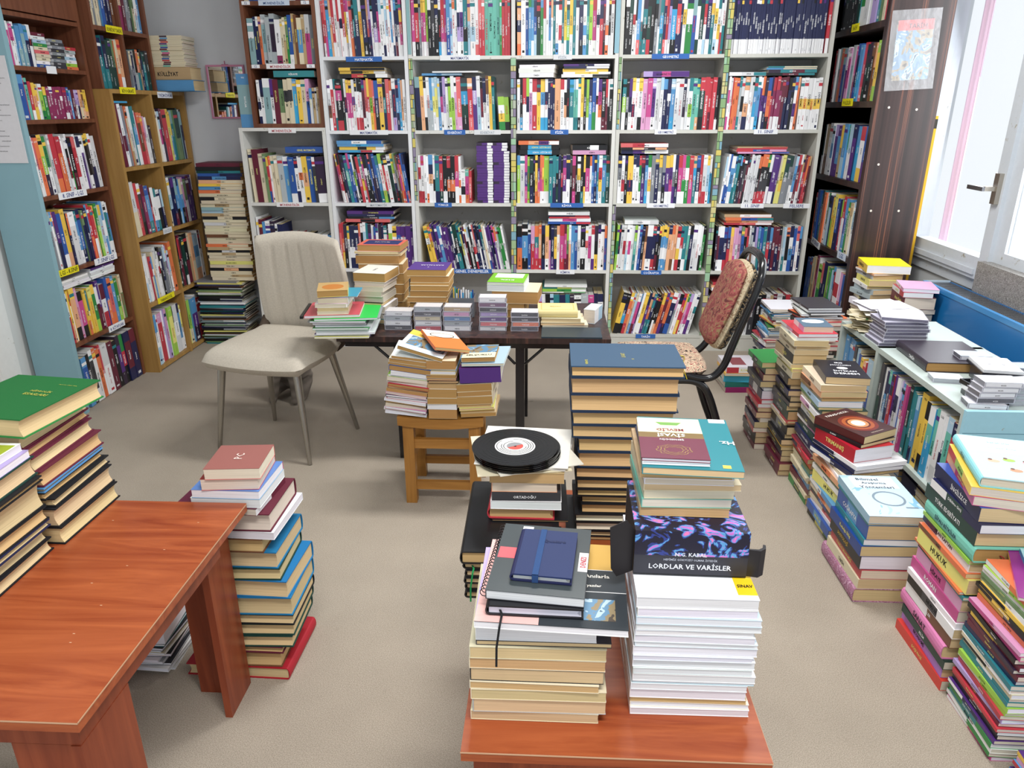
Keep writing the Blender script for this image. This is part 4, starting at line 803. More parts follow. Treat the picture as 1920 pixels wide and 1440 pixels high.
# loose papers and sleeves
rp = random.Random(5)
for i in range(22):
    mb = MB(); w, d = rp.uniform(.15, .19), rp.uniform(.14, .19); n = 6; vs = []; fs = []
    ph = rp.uniform(0, 6); am = .0004
    for a in range(n+1):
        for b_ in range(n+1):
            x = w*(a/n-.5); y = d*(b_/n-.5); vs.append((x, y, am*math.sin(ph+x*30)+am*math.cos(ph+y*26)))
    k = len(vs); vs += [(x, y, z_+.0012) for x, y, z_ in vs]
    q = lambda a, b_: a*(n+1)+b_
    for a in range(n):
        for b_ in range(n):
            fs.append((k+q(a, b_), k+q(a+1, b_), k+q(a+1, b_+1), k+q(a, b_+1))); fs.append((q(a, b_), q(a, b_+1), q(a+1, b_+1), q(a+1, b_)))
    bd_ = [q(a, 0) for a in range(n)]+[q(n, b_) for b_ in range(n)]+[q(a, n) for a in range(n, 0, -1)]+[q(0, b_) for b_ in range(n, 0, -1)]
    for a, b_ in zip(bd_, bd_[1:]+bd_[:1]): fs.append((a, b_, k+b_, k+a))
    c = 'eceaf0' if i > 17 else rp.choice(['d8cfb4', 'e4dcc4', 'c8bc98', 'dcd8cc', 'd4c8a8'])
    mb.add(vs, fs, c, 'papergreen' if (i % 5 == 2 and i < 18) else 'paper')
    o = mb.build('paper_sleeve'); o.matrix_world = T_((1.385+rp.uniform(-.025, .03), 3.04+rp.uniform(-.03, .03), Z0+.003+i*.0047)) @ Rz(rp.uniform(-28, 28)) @ Rx(rp.uniform(-.2, .2))
    tag(o, f"worn {'white sheet' if i > 17 else 'cream paper sleeve'}, {ordn(22-i)} from top of paper heap on low bookcase", 'paper', 'paper heap on the far end of the low bookcase')

# piles between radiator and dark bookcase
bl = [dict(c=rnd.choice(['C', 'W', 'w', 's', 'c', 'xC', 'y']), p='C', t=rnd.uniform(.012, .026), r=rnd.uniform(-9, 9), mat='matte') for i in range(28)]+[dict(c='oW', p='w', t=.008, r=5), dict(c='Y', top='e6d820', p='W', t=.032, w=.20, h=.22, r=-10, desc='bright yellow paperback book', word='ALMANCA')]
pile('the pile against the dark panel', (1.585, 3.66, 0), .155, .19, bl, H=.675, jit=.010, group='pile against the striped dark panel')
bl = [dict(c=rnd.choice(['V', 'W', 'i', 'R', 'K', 'V']), p='w', t=rnd.uniform(.014, .03), r=rnd.uniform(-6, 6)) for i in range(20)]+[dict(c='V', p='w', t=.045, r=-6, word='Anne Beyin', desc='thick maroon paperback'), dict(c='RWW', p='W', t=.02, r=-9), dict(c='iWW', p='W', t=.014, r=-14, w=.15)]
pile('the pile beside the radiator end', (1.640, 3.38, 0), .135, .19, bl, H=.625, jit=.006, group='pile beside the far end of the radiator')

# ------------------------------------------------------------ red-brown tables
def coffee_table(label, x0, x1, y0, y1, zt, legs):
    o = thing('coffee_table', label, 'table', ((x0+x1)/2, (y0+y1)/2, 0)); L = o.matrix_world.inverted()
    mb = MB(); mb.box(x0, y0, zt-.020, x1, y1, zt, 'R', 'redwood'); mb.box(x0-.0008, y0-.0008, zt-.0035, x1+.0008, y0+.0006, zt-.001, 'c8a080', 'matte'); mb.box(x1-.0006, y0, zt-.0035, x1+.0008, y1, zt-.001, 'c09878', 'matte')
    for k in range(14):
        xx = rnd.uniform(x0+.02, x1-.02); yy = rnd.uniform(y0+.02, y1-.02); mb.box(xx, yy, zt, xx+.004, yy+.0012, zt+.0003, 'd8b898', 'matte')
    mb.build('tabletop', o, L)
    i_ = .018
    for n_, b_ in (('apron', (x0+i_, y0+i_, zt-.065, x1-i_, y0+i_+.016, zt-.0202)), ('apron', (x0+i_, y1-.14, zt-.065, x1-i_, y1-.124, zt-.0202)), ('apron', (x0+i_, y0+i_+.016, zt-.065, x0+i_+.016, y1-.14, zt-.0202)), ('apron', (x1-i_-.016, y0+i_+.016, zt-.065, x1-i_, y1-.14, zt-.0202))):
        mb = MB(); mb.box(*b_, 'R', 'redwood_v'); mb.build(n_, o, L)
    for (cx, sx, ya, yb, yc) in legs:
        mb = MB(); mb.box(min(cx, cx-sx*.017), ya, 0, max(cx, cx-sx*.017), yb, zt-.0655, 'R', 'redwood_v')
        mb.box(min(cx-sx*.0175, cx-sx*.115), yc, 0, max(cx-sx*.0175, cx-sx*.115), yc+.017, zt-.0655, 'R', 'redwood_v'); mb.build('leg', o, L)
    return o
ZT = .45
coffee_table('long red-brown coffee table at left with two stacks of old hardcovers', -1.25, -.705, .832, 1.496, .53, [(-.722, 1, .848, .985, .850), (-.760, 1, 1.372, 1.490, 1.452), (-1.232, -1, .848, .985, .850), (-1.195, -1, 1.372, 1.490, 1.452)])
coffee_table('red-brown coffee table in the centre carrying white and yellowed book stacks', -.128, .358, .880, 1.74, ZT, [(.335, 1, .90, 1.02, .90), (.335, 1, 1.52, 1.65, 1.6), (-.105, -1, .90, 1.02, .90), (-.105, -1, 1.52, 1.65, 1.6)])
ZT += .0004
# centre table piles
def d(c, p, t, **k): return dict(c=c, p=p, t=t/1000, **k)
def deco_quads(*qs):
    def f(mb, w, h, t):
        for i, (x0, y0, x1, y1, c) in enumerate(qs): mb.box(-w/2+x0*w, -h/2+y0*h, t, -w/2+x1*w, -h/2+y1*h, t+.0003+.0002*i, c)
    return f
def deco_text(s, x, y, size, ml, c, ang=0, mat='matte'):
    def f(mb, w, h, t):
        a = R_(ang); text(mb, s, (-w/2+x*w, -h/2+y*h, t+.0008), (math.cos(a), math.sin(a), 0), (-math.sin(a), math.cos(a), 0), size, ml, c, mat)
    return f
white = [d(c, 'W', t, txt=False, desc='white-edged booklet', cat='booklet') for c, t in (('W', 14), ('dfdcc4', 10), ('c', 9), ('W', 18), ('d8e0ea', 13), ('b8d4d8', 5), ('W', 14), ('w', 12), ('W', 15), ('dde6ee', 10), ('W', 16), ('cfdcea', 9), ('W', 14), ('dfe6f0', 10), ('w', 12), ('c8d8e8', 14), ('W', 16), ('W', 20))]
white[-1]['deco'] = [deco_quads((.84, .05, 1.0, .36, 'f0c81c')), deco_text('SINAV', .92, .14, .008, .025, 'K')]; white[-1]['top'] = 'eef0f6'
white[2]['p'] = 'c'
pile('the white stack on the centre table', (.146, .972, ZT), .20, .262, white, H=.232, jit=.002, jr=.5, group='white booklets stacked on the centre table', name='booklet')
WZ = ZT+.232
yl = [d(c, p, t, txt=False, mat='matte', desc=ds) for c, p, t, ds in (('C', 'C', 18, 'yellowed paperback'), ('sC', 'C', 26, 'yellowed paperback with grey cover'), ('C', 'C', 20, 'yellowed paperback'), ('C', 'c', 14, 'darker yellowed paperback'), ('KC', 'C', 24, 'yellowed paperback with black spine end'), ('C', 'c', 20, 'yellowed paperback'), ('C', 'C', 22, 'pale yellowed paperback'))]
out, z = pile('the yellowed stack on centre table', (-.117, .944, ZT), .222, .24, yl, H=.150, jit=.003, jr=.8, group='yellowed paperbacks on the centre table', name='old_paperback')
z = ZT+.150
out, q = pile('white block above the yellowed stack', (-.108, .95, z), .198, .225, [d('xC', 'C', 9, txt=False, w=.215, desc='greenish thin cover book'), d('W', 'W', 26, txt=False, desc='thick white page block'), d('p', 'W', 8, txt=False, top='b8a8dc', desc='lilac-topped white booklet', w=.205)], jit=.001, jr=.6, group='white books above the yellowed stack', name='paper_block')
z += .0435
def cover_dark(mb, w, h, t):
    mb.box(-w/2, -h/2, t, -w/2+.42*w, h/2, t+.0003, 'e8b8b4'); mb.box(-w/2+.42*w, -h/2, t, w/2, h/2, t+.0003, '30363c')
    mb.box(-w/2+.42*w, -h/2+.66*h, t+.0003, w/2, h/2, t+.0005, 'c8a050'); mb.box(-w/2+.42*w, -h/2+.655*h, t+.0003, w/2, -h/2+.66*h, t+.0006, 'e8e8e8')
    mb.box(-w/2+.42*w, -h/2+.39*h, t+.0003, w/2, -h/2+.395*h, t+.0006, 'e8e8e8')
    mb.box(-w/2+.60*w, -h/2+.08*h, t+.0003, -w/2+.92*w, -h/2+.31*h, t+.0006, 'K', 'landscape')
    text(mb, 'Anılarla', (-w/2+.80*w, -h/2+.58*h, t+.0004), (1, 0, 0), (0, 1, 0), .010, .07, 'e8e4dc'); text(mb, 'yazılar', (-w/2+.78*w, -h/2+.46*h, t+.0004), (1, 0, 0), (0, 1, 0), .009, .05, 'e8e4dc')
single('paperback_book', dict(c='W', p='W', deco=[cover_dark], txt=False, top='30363c'), (-.108, .936, z), .238, .232, .013, rz=-3, label='wide glossy paperback with landscape and gold cover under the notebooks')
z += .0136
def add_strap(o, w, h, t):
    mb = MB(); x = -w*.16; mb.box(x, -h/2-.0009, .0, x+.010, -h/2-.0001, t+.0015, '2a4878', 'cloth')
    mb.box(x, -h/2-.0009, t+.0004, x+.010, h/2, t+.0015, '2a4878', 'cloth'); mb.build('elastic_strap', o)
def add_ribbon(c, dx, L_=.05, q=0):
    def f(o, w, h, t):
        mb = MB(); x = -w/2+dx; y = -h/2; e = .0007
        pr = [(y+.003, t*.5), (y-.006, t*.5-.001), (y-.0115-q, t*.5-.008), (y-.0125-q, -L_*.5), (y-.0115-q, -L_)]
        vs = []
        for i, (yy, zz) in enumerate(pr):
            sx = .004*math.sin(i*1.3); vs += [(x+sx, yy, zz), (x+sx+.0035, yy, zz), (x+sx+.0035, yy-e, zz-e), (x+sx, yy-e, zz-e)]
        fs = [(4*i+k, 4*i+(k+1) % 4, 4*i+4+(k+1) % 4, 4*i+4+k) for i in range(4) for k in range(4)]+[(3, 2, 1, 0), (16, 17, 18, 19)]
        mb.add(vs, fs, c, 'cloth'); mb.build('ribbon', o)
    return f
def add_spiral(col='K', side=-1, n=22):
    def f(o, w, h, t):
        mb = MB()
        for i in range(n):
            y = -h/2+h*(i+.5)/n; pts = []
            for k in range(9):
                a = 2*math.pi*k/9; pts.append((side*(w/2+.003)+.0065*math.cos(a), y, t/2+(t/2-.0012)*math.sin(a)))
            tube(mb, pts+[pts[0]], .0008, col, 'blacktube', 5, smoothpath=False)
        mb.build('wire_spiral', o)
    return f
def tube(mb, pts, r, col, mat, n=10, smoothpath=True, M=None, caps=True, sub=6):
    P_ = [Vector(p) for p in pts]
    if smoothpath and len(P_) > 2:
        Q = []
        for i in range(len(P_)-1):
            p0 = P_[max(i-1, 0)]; p1 = P_[i]; p2 = P_[i+1]; p3 = P_[min(i+2, len(P_)-1)]
            for s in range(sub):
                t = s/sub; Q.append(.5*((2*p1)+(-p0+p2)*t+(2*p0-5*p1+4*p2-p3)*t*t+(-p0+3*p1-3*p2+p3)*t**3))
        Q.append(P_[-1]); P_ = Q
    rs = r if isinstance(r, (list, tuple)) else None
    up = None; vs = []
    for i, p in enumerate(P_):
        tg = (P_[min(i+1, len(P_)-1)]-P_[max(i-1, 0)]).normalized()
        if up is None: up = tg.orthogonal().normalized()
        up = (up-tg*up.dot(tg)).normalized(); sd = tg.cross(up)
        rr_ = r if rs is None else rs[0]+(rs[1]-rs[0])*i/(len(P_)-1)
        for k in range(n):
            a = 2*math.pi*k/n; vs.append(p+(up*math.cos(a)+sd*math.sin(a))*rr_)
    fs = []
    for i in range(len(P_)-1):
        for k in range(n): fs.append((i*n+k, i*n+(k+1) % n, (i+1)*n+(k+1) % n, (i+1)*n+k))
    mb.add(vs, fs, col, mat, M, smooth=True)
    if caps: mb.add(vs, [tuple(range(n))[::-1], tuple(range(len(vs)-n, len(vs)))], col, mat, M)
single('notebook', dict(c='K', p='W', hard=True, mat='gloss', txt=False, extra=[add_ribbon('K', .018, .075, .016)]), (-.088, .950, z), .150, .19, .019, rz=-2, label='black stitched notebook with ribbon under the spiral notebook')
z += .0194
single('notebook', dict(c='x', p='W', top='3a4246', txt=False, deco=[deco_quads((.02, .46, .30, .62, 'e06068'), (.22, .62, .34, .97, 'e4e8ec'), (.9, .35, 1.0, .62, 'e8e4e6')), deco_text('DENIZI', .95, .48, .009, .03, 'R', 90)], extra=[add_spiral()]), (-.092, .965, z), .155, .20, .017, rz=-6, label='dark grey spiral notebook with pink tab under the small navy notebook')
z += .0175
single('notebook', dict(c='N', p='W', top='22305c', hard=True, mat='matte', txt=False, deco=[deco_text('Quattro', .62, .74, .010, .045, '1a2650')], extra=[add_strap]), (-.052, .990, z), .096, .135, .014, rz=-6, label='small navy notebook with elastic strap, on top of the spiral notebook')
# black hardcover stack behind
blk = [d('K', 'C', t, hard=True, mat='gloss', desc='black leathery hardcover', txt=False) for t in (17, 17, 16, 17, 16)]
blk[4]['extra'] = [add_ribbon('1c8a4c', .015, .07)]; blk[2]['extra'] = [add_ribbon('1c8a4c', .03, .08)]
pile('the black stack behind notebooks', (-.163, 1.27, ZT), .20, .15, blk, jit=.003, jr=.5, group='black hardcovers behind the notebooks', name='hardcover_book')
single('hardcover_book', dict(c='K', p='c', hard=True, mat='gloss', txt=False), (-.168, 1.265, ZT+.084), .20, .30, .03, rz=1, label='large black hardcover under the record pile')
z = ZT+.1145
rec = [d('K', 'c', 4, hard=False, w=.165, txt=False, desc='thin black paperback'), d('RW', 'c', 26, spine='L', hard=True, desc='red and white hardcover'), d('W', 'W', 20, w=.152, txt=False, desc='white-edged paperback'), d('x', 'C', 20, word='ORTADOĞU', spine='F', desc='charcoal paperback spine outward'), d('o', 'P', 22, txt=False, desc='peach paperback'), d('c', 'c', 24, txt=False, desc='tan yellowed paperback', w=.158)]
out, q = pile('the book pile under the records', (-.118, 1.385, z), .148, .19, rec, jit=.003, jr=1.2, group='book pile under the vinyl records', H=.118)
z += .1185
for i, (w, dx, dy, r, c) in enumerate(((.2, -.01, .0, 10, 'd8cfb4'), (.19, .01, .02, -8, 'c8c4c0'), (.185, .012, -.004, 20, 'e0dcd0'), (.2, .004, .02, -4, 'f0eee8'))):
    mb = MB(); mb.box(-w/2, -w/2, 0, w/2, w/2, .0022, c, 'paper'); o = mb.build('record_sleeve'); o.matrix_world = T_((-.050+dx, 1.475+dy, z+i*.0026)) @ Rz(r)
    tag(o, f"square {'white' if i == 3 else 'worn cream'} paper record sleeve, {ordn(4-i)} from top under the records", 'record sleeve', 'paper sleeves under the records')
z += .0110
def disc(mb, r0, r1, z0, z1, col, mat, n=64):
    vs = []; fs = []
    for i in range(n):
        a = 2*math.pi*i/n; c_, s_ = math.cos(a), math.sin(a); vs += [(r0*c_, r0*s_, z0), (r1*c_, r1*s_, z0), (r1*c_, r1*s_, z1), (r0*c_, r0*s_, z1)]
    for i in range(n):
        a = 4*i; b_ = 4*((i+1) % n)
        fs += [(a, b_, b_+1, a+1), (a+1, b_+1, b_+2, a+2), (a+2, b_+2, b_+3, a+3), (a+3, b_+3, b_, a)]
    mb.add(vs, fs, col, mat)
for i in range(7):
    top_ = i == 6
    o = thing('vinyl_record', ('shiny black vinyl record with white and red label, topmost of the pile' if top_ else f"black vinyl record, {ordn(7-i)} from top of the record pile"), 'vinyl record', T_((-.064+rnd.uniform(-.003, .003)+(-.004 if top_ else 0), 1.450+rnd.uniform(-.003, .003), z)) @ Rz(30), 'vinyl records on the paper sleeves')
    mb = MB(); disc(mb, .0036, .0935, 0, .0017, '08080a', 'vinyl')
    for r in (.088, .080, .071, .062, .055): disc(mb, r, r+.0012, .0017, .0019, '16161a', 'vinyl')
    mb.build('disc', o)
    if top_:
        mb = MB(); disc(mb, .0036, .044, .0017, .0022, 'dcdcdc', 'matte'); disc(mb, .0036, .018, .0022, .0025, 'c05048', 'matte')
        vs = [(0, 0, .0026)]+[(.018*math.cos(a*math.pi/12), .018*math.sin(a*math.pi/12), .0026) for a in range(13)]
        mb.add(vs, [(0, a, a+1) for a in range(1, 13)], '8a8c90', 'matte')
        for r, a0 in ((.024, 0), (.029, 5), (.034, 8), (.039, 3)):
            n = 20; vs = []
            for a in range(n+1):
                an = (a0+a*1.0)*math.pi/14+1.2; vs += [(r*math.cos(an), r*math.sin(an), .0024), ((r+.0016)*math.cos(an), (r+.0016)*math.sin(an), .0024)]
            mb.add(vs, [(2*a, 2*a+1, 2*a+3, 2*a+2) for a in range(n)], '3a3a3e', 'matte')
        mb.build('label', o)
    z += .0030
# tall navy hardcover stack
def gold_title(mb, w, h, t):
    text(mb, 'NEHAYE', (-w/2+.15*w, -h/2+.10*h, t+.0003), (0, 1, 0), (-1, 0, 0), .006, .03, 'b8b040'); text(mb, 'LUGAT', (w*.10, h*.02, t+.0003), (0, 1, 0), (-1, 0, 0), .008, .03, 'b0a850'); text(mb, 'IV', (w*.08, h*.12, t+.0003), (0, 1, 0), (-1, 0, 0), .006, .02, 'b0a850')
nv = [d('KY', 'c', 8, txt=False, desc='thin black and yellow book'), d('K', 'y', 15, p_=1, desc='black and olive hardcover')]
nv[1] = d('K', 'C', 15, hard=True, mat='matte', desc='black hardcover')
ths = [22, 20, 24, 18, 18, 24, 26, 36, 32, 29, 30, 38, 36, 24]
for i, t in enumerate(ths):
    nv.append(d('K' if i < 7 else '1e3048', 'c' if i > 1 else 'P', t, hard=True, mat='matte', txt=False, desc='black tan-paged hardcover' if i < 7 else 'dark navy tan-paged hardcover', w=(.215 if i < 6 else (.225 if i < 11 else .235)), dx=(.030 if i in (2, 3) else (.018 if i < 9 else (.006 if i < 11 else 0)))+rnd.uniform(-.002, .002)))
nv[-1]['top'] = '2c4a66'; nv[-1]['c'] = '22384e'; nv[-1]['w'] = .245
nv[-1]['deco'] = [lambda mb, w, h, t: (text(mb, 'NEHAYE', (w*.34, -h*.36, t+.0003), (-1, 0, 0), (0, -1, 0), .006, .03, 'b8b040'), text(mb, 'LUGAT', (w*.05, -h*.02, t+.0003), (-1, 0, 0), (0, -1, 0), .009, .03, 'b0a850'), text(mb, 'IV', (w*.2, h*.06, t+.0003), (-1, 0, 0), (0, -1, 0), .006, .02, 'b0a850'))]
def tassel(o, w, h, t):
    mb = MB(); tube(mb, [(-w*.30, h/2+.002, t*.3), (-w*.31, h/2+.02, t*.15), (-w*.33, h/2+.018, -.02), (-w*.35, h/2+.024, -.045)], .0009, 'c8b828', 'cloth', 5)
    tube(mb, [(-w*.33, h/2+.018, -.02), (-w*.30, h/2+.03, -.05)], .0008, 'c8b828', 'cloth', 5); mb.build('ribbon', o)
nv[-1]['extra'] = [tassel]
pile('the tall navy stack on centre table', (.052, 1.50, ZT), .24, .175, nv, spine='B', H=.432, jit=.002, jr=.8, group='tall stack of navy hardcovers on the centre table', name='hardcover_book')
# open cardboard box with floral print
bx = thing('book_box', 'open black cardboard box printed with flowers, LORDLAR VE VARİSLER, on white stack', 'box', T_((.238, 1.115, WZ+.0022)) @ Rz(-1))
mb = MB(); w, dd, hh, e = .182, .17, .080, .002
mb.box(-w/2, -dd/2, 0, w/2, dd/2, e, 'K'); mb.box(-w/2, -dd/2, e, w/2, -dd/2+e, hh*.46, '2c2c36', 'gloss'); mb.box(-w/2, -dd/2, hh*.46, w/2, -dd/2+e, hh, 'K', 'flowers')
mb.box(-w/2, dd/2-e, e, w/2, dd/2, hh, 'K', 'flowers'); mb.box(-w/2, -dd/2+e, e, -w/2+e, dd/2-e, hh, 'K', 'matte'); mb.box(w/2-e, -dd/2+e, e, w/2, dd/2-e, hh, 'K', 'flowers')
mb.box(-w/2, -dd/2, hh, w/2, dd/2, hh+e, 'K', 'flowers')
yf = -dd/2
text(mb, 'LORDLAR VE VARİSLER', (0, yf, .018), (1, 0, 0), (0, 0, 1), .0125, .155, 'e4e6ee'); text(mb, 'HEPİMİZ GÖKYÜZÜ OLMAK İSTEDİK', (0, yf, .0300), (1, 0, 0), (0, 0, 1), .005, .125, 'b8bcc8'); text(mb, 'N.G. KABAL', (0, yf, .0395), (1, 0, 0), (0, 0, 1), .0072, .07, 'dde0e8')
mb.build('carton', bx)
mb = MB(); mb.add([(-w/2, -dd/2+.01, .0), (-w/2, -dd/2+.005, hh), (-w/2-.05, -dd/2-.012, hh*.95), (-w/2-.040, -dd/2-.03, .012), (-w/2-.004, -dd/2-.012, -.0)], [(0, 1, 2, 3, 4)], '201c1e', 'matte')
mb.prism([(-.002, 0), (0, 0)]*1+[(0, .001)], 0, .001, 'K'); mb = MB()
fl = [(-.001, .0), (-.001, .078), (-.016, .098), (-.045, .090), (-.040, .012), (-.030, -.005)]
mb.prism(fl, 0, .0016, '221e20', 'matte', T_((-w/2, -dd/2+.01, .0)) @ Rz(22) @ Matrix(((1,0,0,0),(0,0,-1,0),(0,1,0,0),(0,0,0,1)))); mb.build('side_flap', bx)
mb = MB(); fr = []
for k in range(9):
    a = R_(-100+k*24); fr.append((w/2+.004+.016*math.cos(a)*1.0, -dd/2+.012+.014*math.sin(a)))
fr = [(w/2, -dd/2+.001), (w/2+.018, -dd/2-.002), (w/2+.028, -dd/2+.006), (w/2+.030, -dd/2+.016), (w/2+.026, -dd/2+.018), (w/2+.024, -dd/2+.009), (w/2+.016, -dd/2+.003), (w/2, -dd/2+.004)]
mb.prism(fr, .002, .052, '1c1a20', 'gloss'); mb.build('side_flap', bx)
z = WZ+hh+e+.0028
ob = [d('c', 'c', 19, txt=False, desc='tan-edged paperback', w=.147), d('t', 'w', 19, txt=False, desc='paperback with green cover edge'), d('C', 'P', 17, txt=False), d('C', 'C', 14, txt=False, w=.158), d('W', 'P', 13, txt=False), d('c', 'c', 12, txt=False, w=.148), d('N', 'w', 6, txt=False)]
out, q = pile('the pile on the flowered box', (.158, 1.075, z), .150, .175, ob, jit=.004, jr=1.5, H=.088, group='paperback pile on the flowered box')
z += .0885
single('paperback_book', dict(c='T', p='C', top='1e7c88', txt=False, deco=[deco_text('Hz.', .92, .50, .014, .03, 'W', 180), deco_quads((.80, .92, .98, 1.0, 'e8ecee'), (.80, .04, .88, .09, 'Y'))]), (.153, 1.055, z), .158, .205, .013, rz=-4, label='teal paperback under the maroon and cream MEVLİD book')
z += .0135
def mevlid(mb, w, h, t):
    mb.box(-w/2, -h/2, t, w/2, -h/2+.49*h, t+.0003, '6a2a40', 'gloss'); mb.box(-w/2, -h/2+.49*h, t, w/2, -h/2+.62*h, t+.0003, '7a6238', 'gloss'); mb.box(-w/2, -h/2+.62*h, t, w/2, h/2, t+.0003, 'dcdcb8', 'gloss')
    U, V = (-1, 0, 0), (0, -1, 0)
    text(mb, 'ŞEMSEDDİN', (0, -h/2+.44*h, t+.0004), U, V, .0085, .070, 'e8e8e8'); text(mb, 'SİVASÎ', (0, -h/2+.545*h, t+.0004), U, V, .016, .070, 'f0f0ec'); text(mb, 'MEVLİD', (0, -h/2+.68*h, t+.0004), U, V, .013, .066, '8a3040')
    mb.prism([(-.022, h/2-.018), (.022, h/2-.018), (.014, h/2-.030), (-.014, h/2-.030)], t+.0003, t+.0005, '6a9a4a')
    for q in range(3):
        r = .010+.004*q; n = 24; vs = []
        for a in range(n+1):
            an = a*2*math.pi/n; k = 1+.10*math.cos(9*an+q); vs += [(1.5*r*k*math.cos(an), -h/2+.20*h+r*k*math.sin(an), t+.0005), (1.5*(r*k+.0008)*math.cos(an), -h/2+.20*h+(r*k+.0008)*math.sin(an), t+.0005)]
        mb.add(vs, [(2*a, 2*a+1, 2*a+3, 2*a+2) for a in range(n)], 'a08850', 'matte')
out, q = pile('pair on the teal paperback', (.153, 1.062, z), .106, .16, [d('W', 'W', 6, txt=False, desc='thin white booklet', w=.106, h=.158), d('V', 'W', 6, txt=False, deco=[mevlid], desc='maroon and cream MEVLİD booklet', w=.108, h=.162)], rz=-3, jit=.001, jr=.5, group='pair of booklets on the teal paperback', name='booklet')

# left table stacks
c1 = [d('K', 'C', 46, hard=True), d('K', 'C', 50, hard=True), d('K', 'C', 22, hard=True), d('K', 'c', 20, hard=True), d('b', 'c', 12, hard=True), d('V', 'c', 40, hard=True), d('V', 'C', 36, hard=True), d('V', 'c', 22, hard=True), d('V', 'C', 34, hard=True)]
LZ = .5304
for b_ in c1: b_['txt'] = False
g_ = d('G', 'C', 48, hard=True, top='1d6a34', w=.217, h=.235, r=-7, dx=-.006, dy=0, desc='thick green hardcover with gold lettering'); g_['c'] = 'G'
g_['deco'] = [deco_text('HİDROLİK', .66, .62, .011, .075, 'b8b850', -4), deco_text('ESASLARI', .66, .54, .011, .08, 'b8b850', -4), deco_text('PROF. DR. CEMAL ÜNAL', .80, .80, .004, .07, 'b8b850', -4), deco_text('TEKNİK ÜNİVERSİTE MATBAASI', .45, .22, .004, .09, 'b8b850', -4)]
c1.append(g_)
for i, b_ in enumerate(c1[:-1]): b_['dx'] = .022-.005*i+rnd.uniform(-.003, .003)
pile('the far stack on the left table', (-1.243, 1.308, LZ), .206, .222, c1, H=.294, jit=.004, jr=2, group='old hardcovers, far stack on the left table', name='hardcover_book')
c2 = [d('K', 'C', 30, hard=True), d('K', 'C', 28, hard=True), d('N', 'C', 16, hard=True), d('K', 'c', 30, hard=True), d('K', 'C', 56, hard=True, dx=.0), d('K', 'c', 12, hard=True), d('D', 'C', 40, hard=True), d('pW', 'W', 16), d('W', 'W', 16, top='e8ece8', deco=[deco_quads((.72, .5, .98, .95, '98a82c'))], desc='white book with olive green picture', w=.18)]
for b_ in c2[:7]: b_['txt'] = False
pile('the near stack on the left table', (-1.228, 1.083, LZ), .200, .212, c2, H=.246, jit=.007, jr=2.5, group='old hardcovers, near stack on the left table', name='hardcover_book')

# stack on the floor beside the left table
fb = [('R', 'C', 36, 1, -.935, .275, .21), ('H', 'c', 44, 1, -.905, .205, .19), ('V', 'c', 20, 1, -.89, .20, .17), ('D', 'C', 34, 1, -.865, .20, .18), ('D', 'C', 34, 1, -.86, .20, .18), ('K', 'C', 30, 1, -.855, .20, .18), ('b', 'C', 52, 1, -.855, .20, .19), ('b', 'C', 50, 1, -.855, .20, .19), ('D', 'C', 34, 1, -.87, .195, .18), ('b', 'C', 46, 1, -.87, .195, .19), ('H', 'c', 38, 1, -.875, .17, .17), ('W', 'W', 20, 0, -.875, .205, .20), ('V', 'w', 48, 1, -.865, .185, .19), ('VW', 'w', 18, 0, -.905, .205, .17), ('W', 'W', 22, 0, -.865, .17, .16), ('bWm', 'W', 22, 0, -.860, .165, .16), ('R', 'w', 30, 0, -.84, .135, .15), ('r', 'w', 28, 0, -.825, .13, .13)]
bl = []
for i, (c, p, t, hd, x0, w, h) in enumerate(fb):
    b_ = d(c, p, t, hard=bool(hd), w=w, h=h, dx=x0+.935+.02*(i > 0), dy=rnd.uniform(0, .006), r=rnd.uniform(-2, 2)+(-5 if i == 13 else 0)+(4 if i > 15 else 0), spine='R' if i in (0, 13) else 'B', txt=False)
    if c == 'b': b_['c'] = '1d72a8'; b_['desc'] = 'thick bright blue cloth hardcover'
    bl.append(b_)
bl[0]['c'] = 'a81c2c'; bl[0]['desc'] = 'large red hardcover'; bl[0]['mat'] = 'matte'
bl[13]['top'] = '5a2038'; bl[13]['deco'] = [deco_quads((.3, .05, .95, .6, 'c8b8c0'))]
bl[15]['top'] = '5f86c8'; bl[16]['top'] = '8a3430'; bl[17]['top'] = '98605a'
bl[17]['deco'] = [deco_text('PC', .5, .5, .02, .05, 'e0c8c0', 180)]
pile('the floor stack beside the left table', (-.935, 1.506, 0), .2, .19, bl, group='floor stack beside the left table', H=.615)
mg_ = ['%s W %d' % (c, t) for c, t in (('W', 6), ('K', 5), ('W', 9), ('x', 6), ('s', 8), ('W', 5), ('K', 8), ('C', 6), ('Wx', 9), ('K', 7), ('TJ', 6), ('x', 30))]
pile('the magazines under the left table', (-1.175, 1.515, 0), .19, .22, mg_, jit=.010, jr=4, group='magazines under the left table', name='magazine', H=.13)

# ------------------------------------------------------------ stool with three leaning piles
st = thing('stool', 'small light wooden stool with curved seat carrying three piles of old paperbacks', 'stool', (-.385, 2.58, 0)); L = st.matrix_world.inverted()
SX0, SX1, SY0, SY1, SH = -.535, -.232, 2.43, 2.70, .355
for x in (SX0+.01, SX1-.05):
    for y in (SY0+.008, SY1-.045):
        mb = MB(); mb.box(x, y, 0, x+.04, y+.036, SH-.032, 'c', 'stoolwood'); mb.build('leg', st, L)
for y in (SY0+.016, SY1-.038):
    for z0_, z1_ in ((.225, .262), (.055, .088)):
        mb = MB(); mb.box(SX0+.05, y, z0_, SX1-.05, y+.018, z1_, 'c', 'stoolwood_h'); mb.build('rail', st, L)
for x in (SX0+.02, SX1-.04):
    for z0_, z1_ in ((.15, .185),):
        mb = MB(); mb.box(x, SY0+.045, z0_, x+.018, SY1-.046, z1_, 'c', 'stoolwood_h'); mb.build('rail', st, L)
